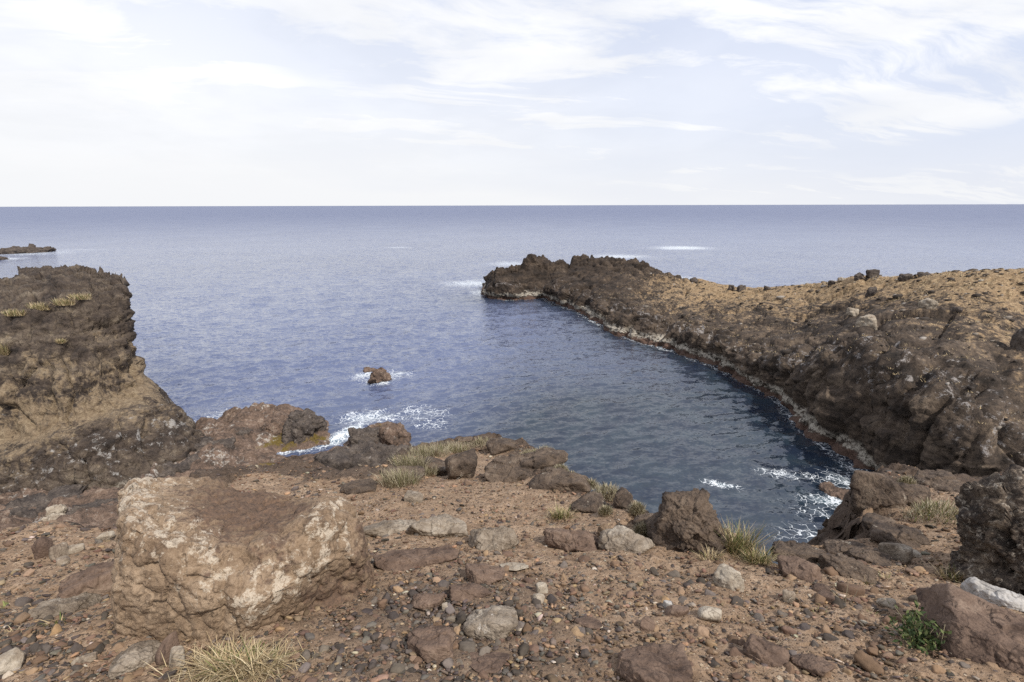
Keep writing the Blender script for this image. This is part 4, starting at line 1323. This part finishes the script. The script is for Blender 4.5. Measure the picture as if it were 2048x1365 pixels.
for i, (u, v, w, h, lab) in enumerate([
    (1212, 1000, 62, 42, 'round pale grey bush on the edge above the bay'),
    (1180, 980, 36, 26, 'small grey bush left of the round pale edge bush'),
    (1272, 1036, 32, 34, 'narrow grey bush between the round bush and the wedge rock'),
    (1284, 1076, 40, 38, 'pale bush squeezed against the wedge rock'),
    (1120, 955, 34, 24, 'little dry bush on the slanting edge rock'),
    (1090, 912, 46, 24, 'yellowish low bush right of the promontory tip'),
    (1140, 962, 30, 20, 'little dry bush lower on the slanting edge rock'),
    (965, 896, 54, 26, 'dry bush left of the crowning rock on the promontory tip'),
    (1062, 920, 50, 22, 'greyish bush under the crowning rock'),
    (905, 903, 76, 24, 'low straw grass mat on the promontory skyline'),
    (860, 912, 80, 28, 'wide straw grass mat left of the promontory skyline mat'),
    (820, 936, 66, 34, 'dry yellow-green mat on the left shoulder of the promontory'),
    (800, 968, 78, 36, 'lower dry grass mat on the left shoulder of the promontory'),
    (852, 948, 50, 20, 'thin dry grass patch in the middle of the left shoulder'),
    (1808, 985, 34, 24, 'wispy dry bush beside the spur crag'),
    (1210, 1030, 30, 24, 'grey bush under the round pale edge bush'),
]):
    if 9 <= i <= 13:
        w, h = w * 1.35, h * 1.15
    tuft_at('edge_bush' if i < 9 or i > 13 else 'grass_mat', u, v, w, h, lab, 0.06 if i < 9 else 0.14, 900, 30 + 2 * i, lean=0.75, curl=0.5, dry=M_GREY, cat='bush' if i < 9 or i > 13 else 'grass mat')


def leafy_plant():
    p = ground_hit(1845, 1290)
    rs = np.random.RandomState(77)
    root = link('leafy_plant', None, loc=p)
    tag(root, 'fresh green leafy plant growing beside the brown slab', 'plant')
    V, F, R = [], [], []
    sv, sf = [], []
    for s in range(26):
        a, ln = rs.rand() * 6.28, 0.04 + 0.10 * rs.rand()
        tip = np.array([math.cos(a) * 0.15 * rs.rand() - 0.04, math.sin(a) * 0.10 * rs.rand(), ln])
        b0 = np.array([rs.normal() * 0.03, rs.normal() * 0.03, -0.02])
        k = len(sv)
        for q in (b0, tip):
            sv += [q + np.array([-0.002, 0, 0]), q + np.array([0.002, 0.001, 0]), q + np.array([0, -0.002, 0.0])]
        sf += [(k, k + 1, k + 4, k + 3), (k + 1, k + 2, k + 5, k + 4), (k + 2, k, k + 3, k + 5)]
        for l in range(20):
            t = 0.2 + 0.8 * rs.rand()
            c = b0 + (tip - b0) * t + rs.normal(size=3) * 0.012
            d = rs.normal(size=3) + np.array([0, 0, 0.6])
            d /= np.linalg.norm(d)
            w = np.cross(d, rs.normal(size=3))
            w /= np.linalg.norm(w)
            L, W = 0.020 + 0.014 * rs.rand(), 0.0055
            k = len(V)
            V += [c, c + d * L * 0.5 + w * W, c + d * L, c + d * L * 0.5 - w * W]
            F.append((k, k + 1, k + 2, k + 3))
            R += [rs.rand()] * 4
    link('leaves', make_mesh('leaves', np.array(V), np.array(F), M_LEAF, {'rnd': np.array(R)}), parent=root)['kind'] = 'stuff'
    link('stems', make_mesh('stems', np.array(sv), np.array(sf), M_GREY, {'rnd': np.full(len(sv), 0.3)}), parent=root)['kind'] = 'stuff'


leafy_plant()
tuft_at('bare_twig', 1688, 1212, 30, 58, 'bare dry twig standing on the right-hand gravel', 0.0, 8, 90, lean=0.7, curl=0.3, dry=M_GREY, cat='twig', thick=0.7)
for i, (u, v, w, lab) in enumerate([
    (1640, 1228, 40, 'sparse green-yellow grass wisps below the bare twig'), (1745, 1232, 34, 'tiny green wisps at the pinkish white cobble'),
    (1770, 1160, 30, 'small grass wisps under the dark purple lip rock'), (1728, 1168, 30, 'small yellow wisps left of the dark purple lip rock wisps'), (1790, 1262, 60, 'loose dry grass left of the leafy plant')]):
    tuft_at('grass_wisp', u, v, w, 18, lab, 0.45, 46, 100 + 2 * i, lean=1.0)
for i, (u, v, w, h, lab) in enumerate([
    (30, 628, 60, 15, 'pale dry grass patch on the left cliff ledge at the photo edge'), (85, 616, 66, 17, 'straw grass patch in the middle of the left cliff ledge'), (128, 607, 56, 16, 'straw grass patch near the tall end of the left cliff ledge'),
    (165, 598, 60, 14, 'straw grass patch at the right end of the left cliff ledge'), (125, 686, 24, 10, 'small dry tuft on the dark face of the left cliff'), (10, 705, 20, 30, 'hanging dry tuft on the left cliff at the photo edge')]):
    tuft_at('cliff_grass', u, v, w, h, lab, 0.25, 420, 130 + 2 * i, lean=0.7, curl=0.4, hit=surface_hit(CL, u, v), cat='grass patch', ell=0.35, slope=False, thick=1.3)

# ----------------------------------------------------------------- pebbles
PALETTE = [('dark grey', (0.070, 0.056, 0.047)), ('grey', (0.130, 0.106, 0.088)), ('brown', (0.145, 0.092, 0.062)), ('tan', (0.25, 0.168, 0.108)), ('ochre', (0.31, 0.20, 0.115)), ('pale', (0.40, 0.335, 0.265))]


LANDMARKS = [(745, 1150, 'right flank of the large boulder'), (225, 1180, 'left flank of the large boulder'), (480, 1310, 'large straw grass tuft'), (286, 1300, 'tan slab at the boulder foot'), (170, 1150, 'dark streaked slab'), (868, 1285, 'grey slab in the pebble hollow'),
             (978, 1250, 'broad grey-tan half-buried rock'), (856, 1200, 'upper rock of the pebble hollow'), (940, 1180, 'half rusty two-toned rock'), (842, 1110, 'long dark brown mound'), (1300, 1330, 'large bottom edge rock'),
             (1418, 1230, 'tan-topped angular cobble'), (1452, 1155, 'blocky yellow-white stone'), (1520, 1300, 'peaked dark brown rock'), (1620, 1325, 'purple-brown bottom edge rock'), (1575, 1195, 'egg-shaped cream cobble'),
             (1770, 1210, 'pinkish white cobble'), (1840, 1250, 'leafy green plant'), (1950, 1270, 'broad brown corner slab'), (1176, 1250, 'low purple-brown rock'), (1080, 1195, 'orange-tan angular cobble'), (1142, 1075, 'brown-topped outcrop'),
             (1250, 1075, 'pinkish-grey outcrop'), (1352, 1225, 'elongated grey cobble'), (22, 1325, 'grey and white corner stone'), (112, 1230, 'small green sprout'), (170, 1315, 'ochre flake'), (972, 1330, 'low dark bottom edge rock'), (640, 1320, 'pebbles right of the straw tuft'),
             (1120, 1020, 'promontory tuft'), (880, 1050, 'blocky olive-grey outcrop'), (740, 1330, 'lower left pebble hollow'), (1120, 1320, 'gravel beside the bottom edge rock'), (1750, 1310, 'gravel beside the brown corner slab')]


def scatter():
    rs = np.random.RandomState(23)
    N = 130000
    # even per square metre in the near field, thinning outwards
    y = 1.15 + 6.9 * rs.rand(N) ** 1.65
    x = (rs.rand(N) * 2 - 1) * (y + 0.6) * 1.32
    z, d = ground_fast(x, y)
    P = np.stack([x, y, np.zeros(N)], -1)
    cl = fbm(P, 0.8, 3, 81)
    u, v, dep = project(np.stack([x, y, z], -1))
    hollow = np.exp(-(((x + 0.28) / 0.62) ** 2 + ((y - 1.78) / 0.55) ** 2) ** 1.5)
    hollow = np.maximum(hollow, smooth(-x, 1.4, 1.9) * smooth(y, 2.4, 1.8) * 0.8)
    keep = (d > 0.0) & (rs.rand(N) < np.clip(0.42 + 0.35 * cl + 0.6 * hollow, 0.08, 1))
    x, y, z, u, v, dep, hollow, cl = [q[keep] for q in (x, y, z, u, v, dep, hollow, cl)]
    n = len(x)
    r = np.clip(np.exp(rs.normal(size=n) * 0.52) * 0.0054 * (1 + 0.13 * y), 0.003, 0.030)
    r = np.where((rs.rand(n) < 0.03), r * 1.9, r)
    w = np.array([0.15, 0.20, 0.33, 0.24, 0.04, 0.04])
    wh = np.array([0.40, 0.30, 0.18, 0.07, 0.03, 0.02])
    cum, cumh = np.cumsum(w), np.cumsum(wh)
    q = rs.rand(n)
    c1, c2 = np.searchsorted(cum, q), np.searchsorted(cumh, q)
    cls = np.clip(np.where(rs.rand(n) < hollow, c2, c1), 0, 5)
    order = np.argsort(-(r / dep))
    inframe = (u > 10) & (u < 2038) & (v < 1355)
    # the big stones have their own footprint: keep loose pebbles off the boulder
    x, y, z, r, cls, u, v, dep, inframe = [q_[order] for q_ in (x, y, z, r, cls, u, v, dep, inframe)]
    single = np.zeros(len(x), bool)
    idx = np.where(inframe & ~((u > 225) & (u < 745) & (v > 930) & (v < 1285)))[0][:290]
    single[idx] = True
    variants = []
    for k in range(9):
        V, Fc = polytope((2, 2 * (0.7 + 0.06 * (k % 4)), 2 * (0.55 + 0.05 * (k % 5))), 700 + k, 6, 12, 16, 0.05, 0.09)
        variants.append((V, Fc))
    meshes = [make_mesh('loose_stone', V, Fc, M_STONE) for V, Fc in variants]
    for i in idx:
        o = link('loose_stone', meshes[i % 9], loc=(x[i], y[i], z[i] + r[i] * 0.12))
        o.scale = (r[i], r[i], r[i])
        o.rotation_euler = (-0.3 + rs.normal() * 0.3, rs.normal() * 0.3, rs.rand() * 6.28)
        nm, c = PALETTE[cls[i]]
        f = 0.75 + 0.5 * rs.rand()
        o.color = (c[0] * f, c[1] * f, c[2] * f * (0.9 + 0.2 * rs.rand()), 1)
        lu, lv, short = min(LANDMARKS, key=lambda q_: math.hypot(q_[0] - u[i], q_[1] - v[i]))
        du, dv = u[i] - lu, v[i] - lv
        side = ('right of' if du > 0 else 'left of') if abs(du) > abs(dv) else ('below' if dv > 0 else 'above')
        dist = math.hypot(du, dv)
        near = 'close ' if dist < 60 else ('' if dist < 130 else 'well ')
        apx = r[i] / dep[i] * F_PX
        size = 'big' if apx > 11.5 else ('medium' if apx > 9 else 'smallish')
        tag(o, '%s loose %s stone %s%s the %s' % (size, nm, near, side, short), 'stone', 'loose stones around the %s' % short)
    rest = np.where(~single)[0]
    # the rest: one gravel object of small welded stones
    tiny = [polytope((2, 2 * (0.68 + 0.07 * (k % 4)), 2 * (0.55 + 0.06 * (k % 3))), 740 + k, 1, 7, 6, 0.12, 0.0) for k in range(6)]
    base = [polytope((2, 2 * (0.68 + 0.07 * (k % 4)), 2 * (0.5 + 0.06 * (k % 3))), 760 + k, 2, 8, 12, 0.10, 0.08) for k in range(6)]
    big = [polytope((2, 2 * (0.68 + 0.07 * (k % 4)), 2 * (0.5 + 0.06 * (k % 3))), 780 + k, 3, 10, 14, 0.08, 0.08) for k in range(6)]
    VV, FF, CC = [], [], []
    off = 0
    k_of = rs.randint(0, 6, len(rest))
    large = (r[rest] / dep[rest] * F_PX) > 5.0
    small = (r[rest] / dep[rest] * F_PX) < 3.4
    for grp, sel in ((tiny, small), (base, ~large & ~small), (big, large)):
        for k in range(6):
            ii = rest[sel & (k_of == k)]
            if len(ii) == 0:
                continue
            V, Fc = grp[k]
            a = rs.rand(len(ii)) * 6.28
            ca, sa = np.cos(a), np.sin(a)
            X = V[None, :, 0] * ca[:, None] - V[None, :, 1] * sa[:, None]
            Y = V[None, :, 0] * sa[:, None] + V[None, :, 1] * ca[:, None]
            tl = rs.normal(size=(len(ii), 2)) * 0.25
            Z = V[None, :, 2] + X * tl[:, :1] + Y * (tl[:, 1:] - 0.37)
            R = r[ii][:, None]
            W = np.stack([X * R + x[ii][:, None], Y * R + y[ii][:, None], Z * R + z[ii][:, None] + R * 0.10], -1)
            VV.append(W.reshape(-1, 3))
            FF.append((Fc[None] + (off + np.arange(len(ii)) * len(V))[:, None, None]).reshape(-1, 4))
            off += len(ii) * len(V)
            cc = np.array([p[1] for p in PALETTE])[cls[ii]] * (0.7 + 0.6 * rs.rand(len(ii), 1)) * (0.93 + 0.14 * rs.rand(len(ii), 3))
            CC.append(np.repeat(cc, len(V), axis=0))
    me = make_mesh('gravel', np.concatenate(VV), np.concatenate(FF), M_PEB, {'tint': np.concatenate(CC)})
    tag(link('gravel', me), 'countless small brown and grey pebbles strewn over the slope', 'gravel', kind='stuff')


scatter()


def headland_cover():
    """rubble and dry grass too small and too many to count on the headland"""
    rs = np.random.RandomState(31)
    nr, nc = HL.shape[:2]
    N = 9000
    i, j = rs.randint(int(nr * 0.36), int(nr * 0.77), N), rs.randint(int(nc * 0.33), nc - 2, N)
    P = HL[i, j]
    so = HL_SOIL[i, j]
    k = rs.rand(N) < np.clip(so, 0.15, 1)
    P, so = P[k], so[k]
    n1 = 2000
    V0, F0 = polytope((2, 1.7, 1.5), 801, 2, 8, 8, 0.1, 0.1)
    r = np.clip(np.exp(rs.normal(size=n1) * 0.65) * 0.075, 0.035, 0.42)
    A = P[:n1]
    V = V0[None] * r[:, None, None] * (0.7 + 0.6 * rs.rand(n1, 1, 3)) + A[:, None, :] + np.array([0, 0, 0.02])
    F = (F0[None] + (np.arange(n1) * len(V0))[:, None, None]).reshape(-1, 4)
    c = np.array([(0.045, 0.036, 0.030), (0.09, 0.07, 0.054), (0.20, 0.17, 0.14), (0.30, 0.27, 0.24)])[np.searchsorted([0.5, 0.82, 0.94], rs.rand(n1))]
    me = make_mesh('headland_rubble', V.reshape(-1, 3), F, M_PEB, {'tint': np.repeat(c, len(V0), axis=0)})
    tag(link('headland_rubble', me), 'dark rubble scattered over the dry headland slope', 'rubble', kind='stuff')
    B = P[n1:]
    n2 = len(B)
    nb = 9
    VV, F, R = blades(n2 * nb, 0.001, 0.22, 0.035, lean=1.3, curl=0.5, seed=5, segs=1)
    VV = VV.reshape(n2, nb * 4, 3) + B[:, None, :]
    jit = np.repeat(rs.normal(size=(n2, nb, 3)) * np.array([0.16, 0.16, 0.0]), 4, axis=1)
    VV = VV + jit
    rv = np.repeat(np.clip(0.45 + 0.5 * so[n1:] * rs.rand(n2), 0, 1), nb * 4)
    me = make_mesh('headland_grass', VV.reshape(-1, 3), F, M_DRY, {'rnd': rv})
    tag(link('headland_grass', me), 'short dry grass covering the headland slope', 'grass', kind='stuff')


headland_cover()
